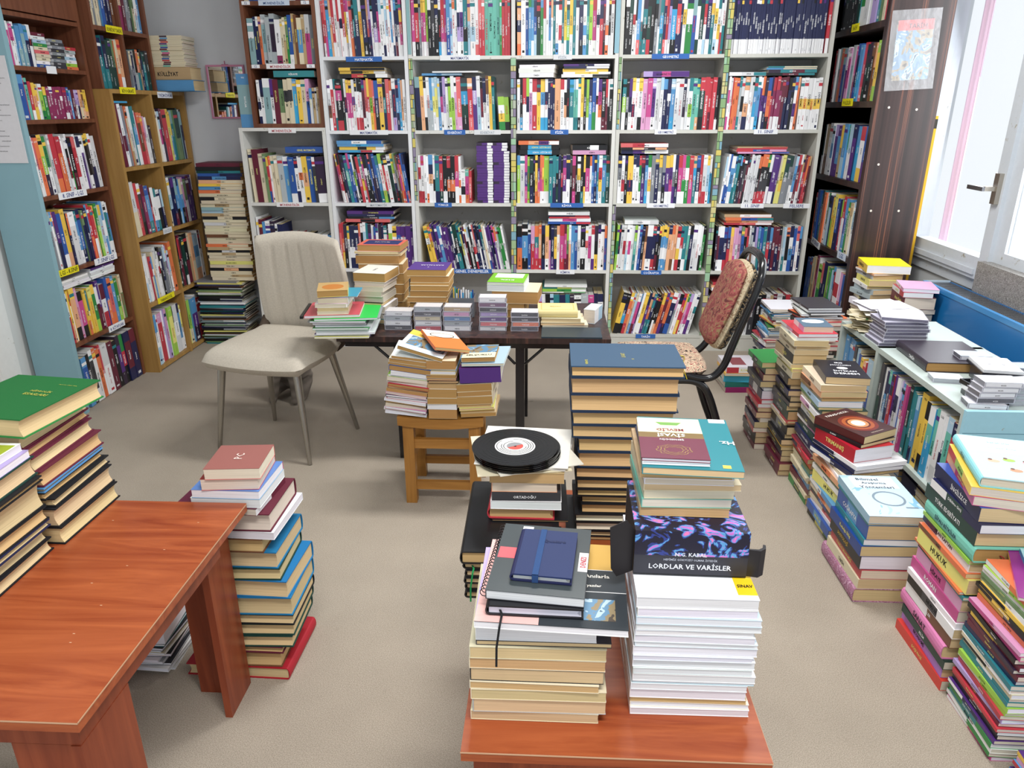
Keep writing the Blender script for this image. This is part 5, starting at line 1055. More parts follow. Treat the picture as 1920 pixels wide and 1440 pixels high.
mb = MB(); n = 16; top_ = []; vs = []; fs = []
for i in range(n+1):
    u = i/n; x = SX0-.005+(SX1-SX0+.01)*u; zt = SH-.010*math.sin(math.pi*u)+.004; zb = SH-.030-.014*math.sin(math.pi*u)
    vs += [(x, SY0-.004, zb), (x, SY0-.004, zt), (x, SY1+.004, zt), (x, SY1+.004, zb)]
for i in range(n):
    a = 4*i; b_ = a+4
    for k in range(4): fs.append((a+k, b_+k, b_+(k+1) % 4, a+(k+1) % 4))
fs += [(0, 1, 2, 3), (4*n+3, 4*n+2, 4*n+1, 4*n)]
mb.add(vs, fs, 'c', 'stoolwood_h'); mb.build('seat', st, L)
lp = [('W','W',10),('W','w',10),('i','W',9),('C','w',12),('K','c',9),('W','W',10),('R','W',9),('K','W',8),('iC','w',10),('c','T',14),('V','c',9),('R','T',10),('W','w',11),('C','w',15),('gW','W',9),('W','W',14),('BY','T',20),('c','T',9),('C','T',16),('W','T',12)]
pile('the left pile on the stool', (-.582, 2.425, .374), .152, .19, [d(c, p, t, mat='matte') for c, p, t in lp], tilt=(0, 7.5), spine='L', H=.222, jit=.006, jr=3, group='left pile on the wooden stool', name='old_paperback')
mp = [('c','T',34),('W','W',20),('C','T',22),('C','T',32),('C','c',22),('K','c',8),('V','c',8),('C','T',13),('Y','W',13),('bW','w',6),('C','T',30)]
pile('the middle pile on the stool', (-.424, 2.425, .354), .108, .17, [d(c, p, t, mat='matte', spine='B') for c, p, t in mp], H=.222, jit=.004, jr=2, group='middle pile on the wooden stool', name='old_paperback')
rp_ = [('c','T',14),('C','c',12),('y','C',10),('C','c',12),('C','T',30),('C','T',18),('C','T',28)]
pile('the right pile on the stool', (-.309, 2.425, .360), .130, .19, [d(c, p, t, mat='matte', spine='R') for c, p, t in rp_], tilt=(0, -4), H=.128, jit=.007, jr=4, group='right pile on the wooden stool', name='old_paperback')
o_ = single('paperback_book', dict(c='P', p='w', top='5a2a72', txt=False, mat='matte'), (-.306, 2.42, .493), .146, .17, .056, rz=0, spine='F', tilt=(0, -3), label='thick solid purple spine book on the right pile of the stool')
single('old_paperback', dict(c='L', p='w', txt=False), (-.300, 2.425, .555), .15, .20, .010, rz=-4, spine='B', tilt=(0, -3), label='thin pale blue book above the purple book on the stool')
single('old_paperback', dict(c='C', p='T', txt=False, mat='matte', top='K', deco=[deco_quads((0, 0, 1, .38, 'd8d4b8')), lambda mb, w, h, t: mb.box(-w/2, -h*.12, t, w/2, h/2, t+.0003, 'K', 'landscape'), deco_text('SELÇUKLU', .5, .18, .018, .09, '3a3028', 0)]), (-.300, 2.43, .569), .118, .15, .016, rz=-2, spine='L', tilt=(0, -3), label='cream paperback with landscape picture on the right of the stool')
single('old_paperback', dict(c='W', p='T', mat='matte', txt=False, top='K', deco=[lambda mb, w, h, t: (mb.box(-w/2, -h/2, t, w/2, h/2, t+.0003, 'd8e4ec'), mb.box(-w/2, h*.22, t+.0003, w/2, h/2, t+.0005, 'Y'), mb.box(-w*.40, -h*.30, t+.0003, w*.45, h*.2, t+.0006, 'K', 'landscape'))]), (-.527, 2.435, .614), .165, .20, .014, rz=-6, spine='L', tilt=(0, 15), label='tilted paperback with yellow, white and blue cover on top of stool')
single('old_paperback', dict(c='O', p='c', mat='matte', txt=False, top='d8783a', deco=[lambda mb, w, h, t: (mb.box(-w*.48, h*.12, t, w*.48, h*.5, t+.0003, 'e8e4dc'), mb.prism([(w*.36*math.cos(a*math.pi/10), h*.22+h*.14*math.sin(a*math.pi/10)) for a in range(20)], t+.0003, t+.0005, '2a2420'), mb.prism([(w*.33*math.cos(a*math.pi/10), h*.22+h*.12*math.sin(a*math.pi/10)) for a in range(20)], t+.0005, t+.0007, 'ecdcc8'))]), (-.392, 2.425, .614), .13, .19, .012, rz=24, spine='L', tilt=(4, 12), label='tilted orange paperback with white oval lying across the stool piles')

# ------------------------------------------------------------ dark folding table and what lies on it
dt = thing('folding_table', 'low dark brown folding table with black metal legs in front of bookcases', 'table', (-.33, 3.08, 0)); L = dt.matrix_world.inverted()
TX0, TX1, TY0, TY1, TZ = -.845, .25, 2.785, 3.36, .55
mb = MB(); mb.box(TX0, TY0, TZ-.022, TX1, TY1, TZ, '2a1d18', 'wenge'); mb.build('tabletop', dt, L)
mb = MB(); mb.box(TX0+.03, TY0+.012, TZ-.045, TX1-.03, TY0+.03, TZ-.0225, '181414', 'blacktube'); mb.build('rail', dt, L)
mb = MB(); mb.box(TX0+.03, TY1-.03, TZ-.045, TX1-.03, TY1-.012, TZ-.0225, '181414', 'blacktube'); mb.build('rail', dt, L)
for x in (-.622, -.128):
    for y in (TY0+.031, TY1-.07):
        mb = MB(); mb.box(x, y, 0, x+.036, y+.036, TZ-.0225, '17151a', 'blacktube'); mb.build('leg', dt, L)
    s = 1 if x > -.3 else -1
    mb = MB(); xx = x+.018; tube(mb, [(xx+s*.02, TY0+.04, TZ-.12), (xx+s*.10, TY0+.04, TZ-.046)], .006, '141214', 'blacktube', 6, False); tube(mb, [(xx-s*.02, TY0+.04, TZ-.12), (xx-s*.09, TY0+.04, TZ-.046)], .006, '141214', 'blacktube', 6, False); mb.build('brace', dt, L)
TZ += .0004
def tp(nm, x, y, w, h, toks, spine='B', H=None, rz=0, t=.02, name='old_paperback', **k):
    bl = []
    for tk in toks.split():
        c, p, th_ = tk.split(':'); bl.append(d(c, p, float(th_), mat='matte', txt=False))
    for i, kk in k.pop('mod', {}).items(): bl[i].update(kk)
    return pile(nm, (x, y, TZ), w, h, bl, spine=spine, H=H, rz=rz, group='books in '+nm, name=name, **k)
tp('the back left pile on dark table', -.842, 3.185, .20, .15, 'c:T:34 C:T:30 C:T:34 c:T:38 C:T:34 C:T:30 C:C:8 C:C:8 r:T:22', H=.295, jit=.010, mod={8: dict(top='d86a58', desc='coral and navy paperback', deco=[deco_quads((.16, .1, .86, .92, '2c3468')), deco_text('NUTUK', .5, .5, .02, .07, 'c8b8b0', 90)])}, jr=3)
tp('the white-topped pile on dark table', -.815, 2.995, .135, .165, 'T:C:14 C:w:20 W:w:22 K:C:10 C:w:20 W:w:16 C:w:16 C:w:14 W:T:28', H=.215, rz=-8, jit=.008, mod={8: dict(top='e4e2d8', desc='white-topped old paperback', deco=[deco_text('ROMAN', .55, .5, .01, .05, '8a8a90')], w=.14, h=.17)}, spine='B')
tp('the purple-topped pile on dark table', -.588, 3.02, .165, .17, 'c:T:28 C:T:26 c:T:24 C:T:22 C:T:24 C:T:22 c:T:10 C:T:26 C:T:26', H=.222, jit=.010, mod={8: dict(top='563a86', desc='purple and white KARTALLAR paperback', deco=[deco_text('KARTALLAR', .45, .55, .016, .10, 'e8e4f0', -90), deco_text('4', .7, .5, .012, .02, 'e8e4f0', -90)])})
tp('the green-topped pile on dark table', -.262, 3.10, .165, .19, 'c:T:26 c:T:22 C:T:40 W:W:22 g:W:8', H=.155, jit=.006, mod={2: dict(w=.20, dx=.02), 4: dict(top='78b830', desc='lime green and white paperback', deco=[deco_quads((.05, .12, .5, .9, 'e6f0dc')), deco_text('KIZIL', .75, .5, .02, .09, 'f0f4ec', -90)])}, rz=-4)
tp('the cream pile on right of dark table', -.03, 2.93, .17, .14, 'C:P:14 oC:C:12 C:C:16', H=None, jit=.006, mod={1: dict(w=.18, h=.15, top='d8ccb0', deco=[deco_quads((.1, .1, .45, .5, 'c08080'), (.5, .3, .8, .8, '7a9a5a'))]), 0: dict(w=.19, r=4)}, t=.02)
single('hardcover_book', dict(c='d8c890', p='P', top='dccb92', hard=True, mat='matte', txt=False, deco=[deco_quads((.10, .08, .9, .92, 'c8b470'), (.13, .11, .87, .89, 'dccb92')), deco_text('HATİM', .5, .55, .014, .05, 'b89840', 90)]), (-.042, 2.945, TZ+.0425), .165, .125, .030, rz=1, spine='F', label='cream and gold hardcover on top of the cream pile')
single('paperback_book', dict(c='LW', p='w', top='d8e4e8', txt=False), (.150, 3.02, TZ), .05, .11, .06, rz=-20, spine='R', label='bright white and blue thick book at the right end of dark table')
mb = MB(); mb.box(-.02, -.001, 0, .22, .14, .006, '2a3a44', 'gloss'); o = mb.build('magazine'); o.matrix_world = T_((-.005, 2.79, TZ)); tag(o, 'dark teal magazine lying flat at the right front edge of dark table', 'magazine')
# clear bin with small items
cb = thing('storage_box', 'grey translucent plastic box of small colourful pens on the dark table', 'storage box', (-.375, 3.14, TZ))
mb = MB(); mb.box(-.055, -.05, 0, .055, .05, .002, 'S', 'clear')
for b_ in ((-.055, -.05, 0, -.053, .05, .085), (.053, -.05, 0, .055, .05, .085), (-.053, -.05, 0, .053, -.048, .085), (-.053, .048, 0, .053, .05, .085)): mb.box(*b_, '70747c', 'plastic')
mb.build('tub', cb)
mb = MB()
for i in range(26): x = rnd.uniform(-.048, .044); y = rnd.uniform(-.043, .04); mb.box(x, y, .003, x+.006, y+.004, rnd.uniform(.09, .12), rnd.choice(['W', 'J', 'G', 'B', 'W', 'N', 'Y', 'L']), 'plastic')
o = mb.build('pens'); o.matrix_world = cb.matrix_world; o['kind'] = 'stuff'; o['label'] = 'small coloured pens and tubes in the grey box'; o['category'] = 'pens'
# notebooks pile at the left end
nbk = [d('yW', 'W', 7), d('P', 'W', 8), d('W', 'W', 8, w=.23), d('W', 'W', 11), d('G', 'W', 9), d('W', 'W', 10), d('K', 'W', 10), d('D', 'W', 9, top='1a7a3c')]
for b_ in nbk: b_['txt'] = False; b_['desc'] = 'white-edged notebook' if b_['c'] == 'W' else cname(b_['c'])+' notebook'
nbk[7]['extra'] = [add_spiral('S', 1, 26)]
out, z_ = pile('the notebook pile on dark table', (-.925, 2.755, TZ), .225, .215, nbk, rz=4, spine='R', jit=.008, jr=2, group='notebooks at the left end of the dark table', name='notebook')
z_ += TZ
single('notebook', dict(c='28b858', p='W', top='18c850', txt=False, extra=[add_spiral('s', 1, 26)]), (-.915, 2.745, z_), .245, .215, .009, rz=8, spine='L', label='bright green spiral notebook under the coral notebook')
z_ += .0095
single('notebook', dict(c='r', p='W', top='cc5360', txt=False), (-.955, 2.750, z_), .215, .215, .011, rz=8, spine='L', label='coral red notebook under the small paperbacks on dark table')
mb = MB(); mb.box(-.013, .0, 0, -.001, .21, .010, 'K', 'gloss'); o = mb.build('binder_clip'); o.matrix_world = T_((-.957, 2.745, z_)) @ Rz(8); tag(o, 'black binding strip along the left edge of the coral notebook', 'binding strip')
z_ += .0115
pb_ = [d('C', 'P', 13), d('C', 'C', 14), d('W', 'P', 15), d('iW', 'P', 22), d('bW', 'C', 4, top='3898b8', w=.14, dx=.02), d('y', 'T', 24, top='c8a468', w=.118, h=.15, r=8)]
pb_[5]['deco'] = [lambda mb, w, h, t: mb.prism([(w*.36*math.cos(a*math.pi/8), h*.05+h*.3*math.sin(a*math.pi/8)) for a in range(16)], t, t+.0004, 'c07a38')]
for b_ in pb_: b_['txt'] = False
pile('the small pile on the coral notebook', (-.905, 2.765, z_), .125, .16, pb_, rz=6, spine='R', jit=.006, jr=3, H=.098, group='small paperbacks on the coral notebook', name='old_paperback')
# cassette piles
cs = [(-.668, 4, ['x', 'W', 's', 'W'], 'leftmost'), (-.548, 5, ['R', 'W', 'C', 'x', 's'], 'second'), (-.425, 5, ['W', 's', '5a86b8', 'i', 'c'], 'third'), (-.278, 7, ['W', 'r', 'PO', 'p', 'K', '6a3a62', 'W'], 'fourth'), (-.148, 4, ['x', 'O', 'K', 'K'], 'fifth')]
for x, n, sp, nm in cs:
    z_ = TZ
    for i in range(n):
        s_ = sp[i % len(sp)]; s_ = s_ if len(s_) in (1, 6) else s_[0]
        t_ = .0195
        case('cassette_tape', f"{(NAME.get(s_, 'coloured'))}-spined cassette, {ordn(n-i)} from top of {nm} cassette pile on dark table", T_((x+rnd.uniform(-.003, .003), 2.885+rnd.uniform(-.003, .003), z_)) @ Rz(rnd.uniform(-2, 2)), .112, .07, t_, f'{nm} cassette pile on the dark table', tray='x', lid='c8c8ce' if i < n-1 else 'd8d4d2', spine=s_, word=rnd.choice(['TÜRKÜLER', 'ŞARKILAR', 'İLAHİLER', 'NEVA', 'GECE'])); z_ += t_+.0004

# ------------------------------------------------------------ velvet chair
def gridpad(mb, W, H, T, k, nx, ny, M, col, mat, front=None, warp=None, pw=6):
    def shell(sgn):
        vs = []
        for j in range(ny+1):
            for i in range(nx+1):
                s = 2*i/nx-1; t = 2*j/ny-1
                x = s*math.sqrt(max(0, 1-k*t*t)); y = t*math.sqrt(max(0, 1-k*s*s))
                e = max(abs(s), abs(t)); th_ = (T/2)*max(0, 1-e**pw)**.5
                z = sgn*th_
                if sgn > 0 and front: z += front(s, t)*(1-e**8)
                p = [x*W/2, y*H/2, z]
                if warp: p = warp(*p)
                vs.append(tuple(p))
        return vs
    a = shell(1); b_ = shell(-1); n = len(a); fs = []
    q = lambda i, j: j*(nx+1)+i
    for j in range(ny):
        for i in range(nx):
            fs.append((q(i, j), q(i+1, j), q(i+1, j+1), q(i, j+1))); fs.append((n+q(i, j), n+q(i, j+1), n+q(i+1, j+1), n+q(i+1, j)))
    mb.add(a+b_, fs, col, mat, M, smooth=True)
CV = 'c0b8ab'
ch = thing('velvet_chair', 'beige grey velvet chair with channelled back and slim metal legs', 'chair', T_((-1.160, 2.985, 0)) @ Rz(-13))
mb = MB()
def seatwarp(x, y, z):
    w = 1+.04*(-y)/.22; return (x*w, y, z+.03*max(0, (y-.12))/.1*.4-.012*max(0, -y-.15)/.07)
gridpad(mb, .49, .47, .105, .20, 26, 24, T_((0, -.01, .432)), CV, 'velvet', warp=seatwarp, pw=5); mb.build('seat', ch)
mb = MB()
def ribs(s, t): return -.006*abs(math.sin(s*math.pi*3.0))**6*(-1)-.0+(.004*math.cos(s*math.pi*7))*0-.007*(abs(math.cos((s*3.5)*math.pi))**.35 < .35)
def ribf(s, t):
    u = (s*3.4+.5) % 1.0; return -.010*math.exp(-((u-.5)/.07)**2)*(1 if t < .78 else 0)
def backwarp(x, y, z): # y up, z towards the sitter: shallow shell narrowing to the seat
    f = (y+.25)/.50; w = 1+.15*(1-f); return (x*w, y, z+.045*(x/.22)**2-.02*(f-.5)**2)
gridpad(mb, .43, .50, .055, .14, 56, 30, T_((.030, .235, .658)) @ Rx(90+9) , 'c2baad', 'velvet', front=ribf, warp=backwarp, pw=9)
mb.build('backrest', ch)
for s in (-1, 1):
    mb = MB(); tube(mb, [(s*.20, .12, .425), (s*.205, .19, .44), (s*.20, .235, .50)], [.030, .022], '54483f', 'velvet', 10)
    mb.build('back_bracket', ch)
for (x, y, fx, fy) in ((-.19, -.14, -.24, -.175), (.17, -.15, .222, -.205), (-.16, .14, -.185, .17), (.17, .13, .245, .185)):
    mb = MB(); tube(mb, [(x, y, .405), (fx, fy, .002)], [.018, .009], 'a8a49c', 'metal', 14, False); mb.build('leg', ch)

# ------------------------------------------------------------ kilim chair
kc = thing('metal_frame_chair', 'black tubular metal chair with kilim upholstery seen from the side, facing left', 'chair', (.62, 2.9, 0)); L = kc.matrix_world.inverted()
mb = MB()
tube(mb, [(.54, 2.735, .425), (.60, 2.735, .412), (.645, 2.735, .418), (.682, 2.735, .462), (.704, 2.735, .53), (.732, 2.735, .62), (.768, 2.735, .73), (.790, 2.745, .81), (.800, 2.78, .855), (.802, 2.83, .872), (.803, 2.90, .876), (.802, 2.97, .872), (.800, 3.02, .855), (.790, 3.055, .81), (.768, 3.065, .73), (.735, 3.065, .62), (.707, 3.065, .53), (.684, 3.065, .462), (.645, 3.065, .418), (.60, 3.065, .412), (.54, 3.065, .425)], .0145, '101014', 'blacktube', 12)
mb.build('back_frame', kc, L)
for y in (2.735, 3.065):
    dy = -.005 if y < 2.9 else .0
    mb = MB(); tube(mb, [(.36, y, .402), (.50, y, .402), (.585, y, .395), (.635, y+dy, .345), (.70, y+dy, .17), (.768, y+dy, .012)], .0145, '101014', 'blacktube', 12); tube(mb, [(.768, y+dy, .018), (.772, y+dy, 0.0)], .0165, '0c0c0e', 'matte', 12, False); mb.build('leg', kc, L)
    mb = MB(); tube(mb, [(.38, y, .402), (.33, y, .39), (.31, y, .34), (.29, y, .17), (.275, y, .0)], .0145, '101014', 'blacktube', 12); mb.build('leg', kc, L)
mb = MB(); gridpad(mb, .37, .36, .062, .22, 20, 18, T_((.455, 2.90, .438)), 'R', 'kilim_seat'); mb.build('seat', kc, L)
Mb_ = T_((.708, 2.90, .695)) @ Rz(0) @ Ry(-17.5)
mb = MB(); gridpad(mb, .05, .30, .03, .2, 4, 18, Mb_, 'R', 'kilim_red'); mb = MB()
# pad: local x -> across (world Y), y -> up, z -> towards sitter (-X)
MP = T_((.715, 2.90, .672)) @ Ry(19.5) @ Matrix(((0, 0, -1, 0), (-1, 0, 0, 0), (0, 1, 0, 0), (0, 0, 0, 1)))
gridpad(mb, .28, .345, .055, .25, 18, 22, MP @ T_((0, 0, .022)), 'R', 'kilim_red'); mb.build('backrest', kc, L)
mb = MB(); gridpad(mb, .292, .36, .044, .22, 18, 22, MP @ T_((0, 0, .000)), 'C', 'kilim_cream'); mb.build('backrest_edge', kc, L)
mb = MB(); gridpad(mb, .288, .355, .040, .22, 18, 22, MP @ T_((0, 0, -.018)), 'K', 'kilim_black'); mb.build('backrest_rear', kc, L)

# ------------------------------------------------------------ cat under the chair
def loft(mb, rings, col, mat, M=None, n=18, close=True):
    vs = []; fs = []
    for (c, rx, ry, ax) in rings:
        u = Vector(ax[0]).normalized(); v = Vector(ax[1]).normalized()
        for k in range(n):
            a = 2*math.pi*k/n; vs.append(Vector(c)+u*math.cos(a)*rx+v*math.sin(a)*ry)
    for i in range(len(rings)-1):
        for k in range(n): fs.append((i*n+k, i*n+(k+1) % n, (i+1)*n+(k+1) % n, (i+1)*n+k))
    fs += [tuple(range(n))[::-1], tuple(range(len(vs)-n, len(vs)))]
    mb.add(vs, fs, col, mat, M, smooth=True)
me = bpy.data.meshes.new('cat')
sk = [((0, .06, .055), .062, -1), ((0, .03, .11), .066, 0), ((0, -.005, .165), .055, 1), ((0, -.02, .21), .036, 2), ((0, -.030, .245), .040, 3), ((0, -.062, .240), .022, 4), ((0, -.078, .236), .012, 5)]
ed = []
for s in (-1, 1):
    b_ = len(sk); sk += [((s*.028, -.040, .145), .028, 2), ((s*.036, -.055, .09), .019, b_), ((s*.040, -.062, .035), .015, b_+1), ((s*.043, -.075, .013), .015, b_+2), ((s*.045, -.094, .012), .012, b_+3)]
    b_ = len(sk); sk += [((s*.045, .03, .055), .036, 0), ((s*.056, -.01, .035), .024, b_), ((s*.060, -.045, .014), .013, b_+1), ((s*.060, -.062, .012), .010, b_+2)]
    b_ = len(sk); sk += [((s*.026, -.018, .276), .011, 4), ((s*.031, -.016, .296), .003, b_)]
b_ = len(sk); sk += [((.0, .13, .03), .016, 0), ((.0, .19, .016), .013, b_), ((-.01, .24, .014), .011, b_+1), ((-.04, .27, .013), .008, b_+2)]
me.from_pydata([s[0] for s in sk], [(s[2], i) for i, s in enumerate(sk) if s[2] >= 0], [])
cat = bpy.data.objects.new('cat', me); COL.objects.link(cat); me.materials.append(MATS['fur'])
cat.modifiers.new('skin', 'SKIN'); sv = me.skin_vertices[0].data
for i, s in enumerate(sk): sv[i].radius = (s[1], s[1]); 
sv[0].use_root = True
ss = cat.modifiers.new('sub', 'SUBSURF'); ss.levels = 2; ss.render_levels = 2; cat.modifiers['skin'].use_smooth_shade = True
m, nt, b = nodemat('tabbyfur'); tc = N(nt, 'ShaderNodeTexCoord'); wv = N(nt, 'ShaderNodeTexWave', i_Scale=9.0, i_Distortion=6.0, i_Detail=3.0); wv.bands_direction = 'Z'
r1 = N(nt, 'ShaderNodeValToRGB'); r1.color_ramp.elements[0].color = (*hexc('7a7066'), 1); r1.color_ramp.elements[1].color = (*hexc('968b80'), 1)
nt.links.new(tc.outputs['Object'], wv.inputs['Vector']); nt.links.new(wv.outputs[0], r1.inputs[0]); nt.links.new(r1.outputs[0], b.inputs['Base Color']); b.inputs['Roughness'].default_value = 1
fn = N(nt, 'ShaderNodeTexNoise', i_Scale=400.0); fb_ = N(nt, 'ShaderNodeBump', i_Strength=.9, i_Distance=.004); nt.links.new(fn.outputs[0], fb_.inputs['Height']); nt.links.new(fb_.outputs[0], b.inputs['Normal'])
me.materials.clear(); me.materials.append(m)
cat.matrix_world = T_((-1.322, 3.50, 0)) @ Rz(-3) @ Matrix.Scale(1.32, 4)
tag(cat, 'brown-grey tabby cat sitting on the carpet behind the velvet chair legs', 'cat')
for s in (-1, 1):
    mb = MB(); loft(mb, [((s*.017, -.064, .252), .0001, .0001, ((1,0,0),(0,0,1))), ((s*.017, -.068, .252), .005, .004, ((1,0,0),(0,0,1))), ((s*.017, -.072, .252), .0001, .0001, ((1,0,0),(0,0,1)))], 'b8a040', 'gloss'); mb.build('eye', cat)

# ------------------------------------------------------------ floor piles on the right
def rp2(nm, x, y, w, h, toks, H, **k):
    bl = []
    for tk in toks.split():
        q = tk.split(':'); b_ = d(q[0], q[1], float(q[2]))
        if len(q) > 3 and 'H' in q[3]: b_['hard'] = True
        bl.append(b_)
    for i, kk in k.pop('mod', {}).items(): bl[i].update(kk)
    return pile(nm, (x, y, 0), w, h, bl, H=H, **k)
# near right: big pile
def mini_kids(mb, w, h, t):
    mb.box(-w*.42, h*.12, t, w*.42, h*.46, t+.0003, 'eef4f6')
    text(mb, 'Sahabeler', (0, h*.36, t+.0003), (1, 0, 0), (0, 1, 0), .010, .09, '7ab0c0'); text(mb, 'Çocukluk Anıları', (0, h*.22, t+.0003), (1, 0, 0), (0, 1, 0), .009, .11, '7ab0c0')
    for x, y, c in ((-.22, -.1, 'e0a890'), (-.02, -.05, '98b848'), (.2, -.08, 'd8a0a8'), (.34, .02, '7ab8d8'), (-.02, -.28, 'c88868'), (.24, -.30, 'c8a0c8')):
        mb.prism([(w*x+.010*math.cos(a*math.pi/5)*1.4, h*y+.009*math.sin(a*math.pi/5)) for a in range(10)], t+.0001, t+.0004, c); mb.prism([(w*x+.005*math.cos(a*math.pi/4)-.006, h*y+.008+.005*math.sin(a*math.pi/4)) for a in range(8)], t+.0004, t+.0006, '6a4030')
rp2('the near right floor pile', 1.018, 1.55, .175, .25, 'R:w:30 p:C:32 D:w:24 iL:C:40:H HW:C:32 WxK:C:28 W:W:16 m:w:32 imi:C:36 TK:w:10 O:w:8 y:C:40 OH:C:14 WWN:C:24 g:C:10 t:T:40:H DDD:C:38 NDW:W:24 NNN:C:38 mRo:w:24 YgR:w:22 A:w:26:H', .598,
    group='near right floor pile', jit=.007, jr=2, mod={21: dict(c='8cd0d8', top='b8e0ea', deco=[mini_kids], w=.18, h=.25, r=-14, dx=.02, dy=.0, desc='pale turquoise hardcover with drawn children'), 20: dict(r=-16, dx=.005, word='ATATÜRK'), 19: dict(r=-14, dx=.01, word='İnsanlık Tarihi'), 18: dict(top='2a50a8', word='İNGİLİZCE', r=-3), 17: dict(word='Dilbilime Giriş', lc='W'), 16: dict(word='TÜRK EDEBİYATI'), 15: dict(c='7ccab8', word='ŞİFALI BİTKİLER', lc='N', desc='mint green thick ŞİFALI BİTKİLER book', extra=[add_ribbon('8a2028', .06, .012)]), 13: dict(word='OLAN KAPTAN'), 0: dict(c='c83a30'), 1: dict(c='a878c8'), 3: dict(c='d880b0')})
# pile with the pale blue research book
def arastirma(mb, w, h, t):
    mb.box(-w/2, -h/2, t, w/2, h/2, t+.0002, 'W', 'bluewash'); mb.box(-w*.36, h*.18, t+.0002, w*.40, h*.46, t+.0003, 'd8e8f4')
    for i, s in enumerate(('Bilimsel', 'Araştırma', 'Yöntemleri')): text(mb, s, (-w*.06+(.012 if i else 0), h*(.40-.10*i), t+.0004), (1, 0, 0), (0, 1, 0), .0165, .085+.012*i, '3c4856')
    n = 26; vs = []
    for a in range(n+1):
        an = a*2*math.pi/n; vs += [(w*.23*math.cos(an)+.01, -h*.08+h*.15*math.sin(an), t+.0004), (w*.27*math.cos(an)+.01, -h*.08+h*.18*math.sin(an), t+.0004)]
    mb.add(vs, [(2*a, 2*a+1, 2*a+3, 2*a+2) for a in range(n)], '7a8a98', 'matte'); mb.box(w*.22, -h*.30, t+.0003, w*.42, -h*.27, t+.0005, '7a8a98')
rp2('the pile with pale blue top book', .938, 1.905, .175, .245, 'i:C:46:H C:C:32 R:P:30 KKK:W:44 N:C:34 T:W:20 BbB:C:46 T:w:8 L:P:24', .296, group='pile topped by the research methods book', jit=.004, jr=1.2,
    mod={0: dict(mat='pinkfabric', w=.215, h=.265, dx=-.008, dy=-.002, desc='large mottled pink hardcover', txt=False), 2: dict(word='TÜRKİYE EKONOMİSİ'), 3: dict(word='SOSYOLOJİ', lc='Y', desc='black SOSYOLOJİ paperback'), 4: dict(word='Kutadgu Bilig', c='1c3f86', dx=-.012), 6: dict(word='COĞRAFYA'), 8: dict(c='9cc4dc', top='K', deco=[arastirma], w=.175, h=.255, desc='pale blue ring-drawing paperback', r=-1, dy=-.002, txt=False)})
# pile topped by the maroon book
def paradox(mb, w, h, t):
    mb.box(-w/2, -h/2, t, w/2, h/2, t+.0002, '3c1216', 'gloss'); 
    for r, c in ((.42, '702018'), (.34, 'a05028'), (.26, '5a1c18'), (.22, 'c88858'), (.15, 'e0dcd0')):
        mb.prism([(w*r*math.cos(a*math.pi/12), -h*.06+h*r*.75*math.sin(a*math.pi/12)) for a in range(24)], t+.0002, t+.0003+(.42-r)*.001, c, 'gloss')
    text(mb, 'PARADOKYA', (0, h*.38, t+.0003), (1, 0, 0), (0, 1, 0), .013, .12, 'd8d0c8'); text(mb, 'FANTASTİK ROMAN', (0, -h*.43, t+.0003), (1, 0, 0), (0, 1, 0), .006, .08, 'c8b8a8')
rp2('the pile topped by PARADOKYA', .965, 2.205, .165, .235, 'EyK:C:26 BbB:w:30 W:W:12 rC:w:20 xBx:C:22 oOC:C:20 bW:w:18 y:C:34 W:w:16 E:C:14 oOo:C:20 W:w:12 C:c:14 NW:C:16 N:W:14 WN:W:14 R:W:46 K:C:12 V:C:26', .403, group='pile topped by the PARADOKYA book', jit=.008, jr=3,
    mod={18: dict(c='54181c', top='K', deco=[paradox], r=30, w=.155, h=.20, dx=.002, dy=.04, desc='maroon PARADOKYA novel with glowing circle', txt=False), 17: dict(r=27, dx=0, dy=.035, w=.155, h=.20), 16: dict(c='b81c30', r=18, dx=0, dy=.02, w=.15, word='TIRMANIŞ', desc='thick red paperback with white pages', h=.2), 15: dict(r=16, w=.19), 14: dict(r=14, w=.18), 13: dict(r=16, w=.18), 7: dict(w=.19, h=.22, top='b0a860', r=6)})
def dersem(mb, w, h, t):
    mb.box(-w/2, -h/2, t, w/2, h/2, t+.0002, '1c1c26', 'gloss')
    for i, (s, z_) in enumerate((('IRIS', .34), ('JOHANSEN', .20), ('İNTİKAM', -.12), ('DERSEM', -.27))): text(mb, s, (w*.04, h*z_, t+.0003), (1, 0, 0), (0, 1, 0), .018 if i > 1 else .014, .12, 'e4e4e8')
    mb.prism([(.02*math.cos(a*math.pi/6)+.005, h*.04+.014*math.sin(a*math.pi/6)) for a in range(12)], t+.0002, t+.0004, 'c8c4c4')
rp2('the pile topped by black novel', .972, 2.482, .165, .215, 'GDG:C:26 C:C:14 V:w:20 bLb:w:22 C:c:12 C:w:10 TC:w:16 EC:C:14 OR:C:20 RRN:C:18 VR:w:10 W:W:14 N:w:28 D:w:26 iW:C:14 KxK:C:16 CW:C:18 yC:C:16 Wi:C:18 DC:C:14 E:C:10 L:W:20 c:c:16 oH:C:20 C:C:22 N:C:24', .512, group='pile topped by the black white-lettered novel', jit=.010, jr=2.5,
    mod={25: dict(c='1c1c28', top='K', deco=[dersem], w=.15, h=.195, r=-6, dx=.02, dy=.0, desc='black DERSEM novel', txt=False), 21: dict(w=.155), 12: dict(word='HUKUKA GİRİŞ')})
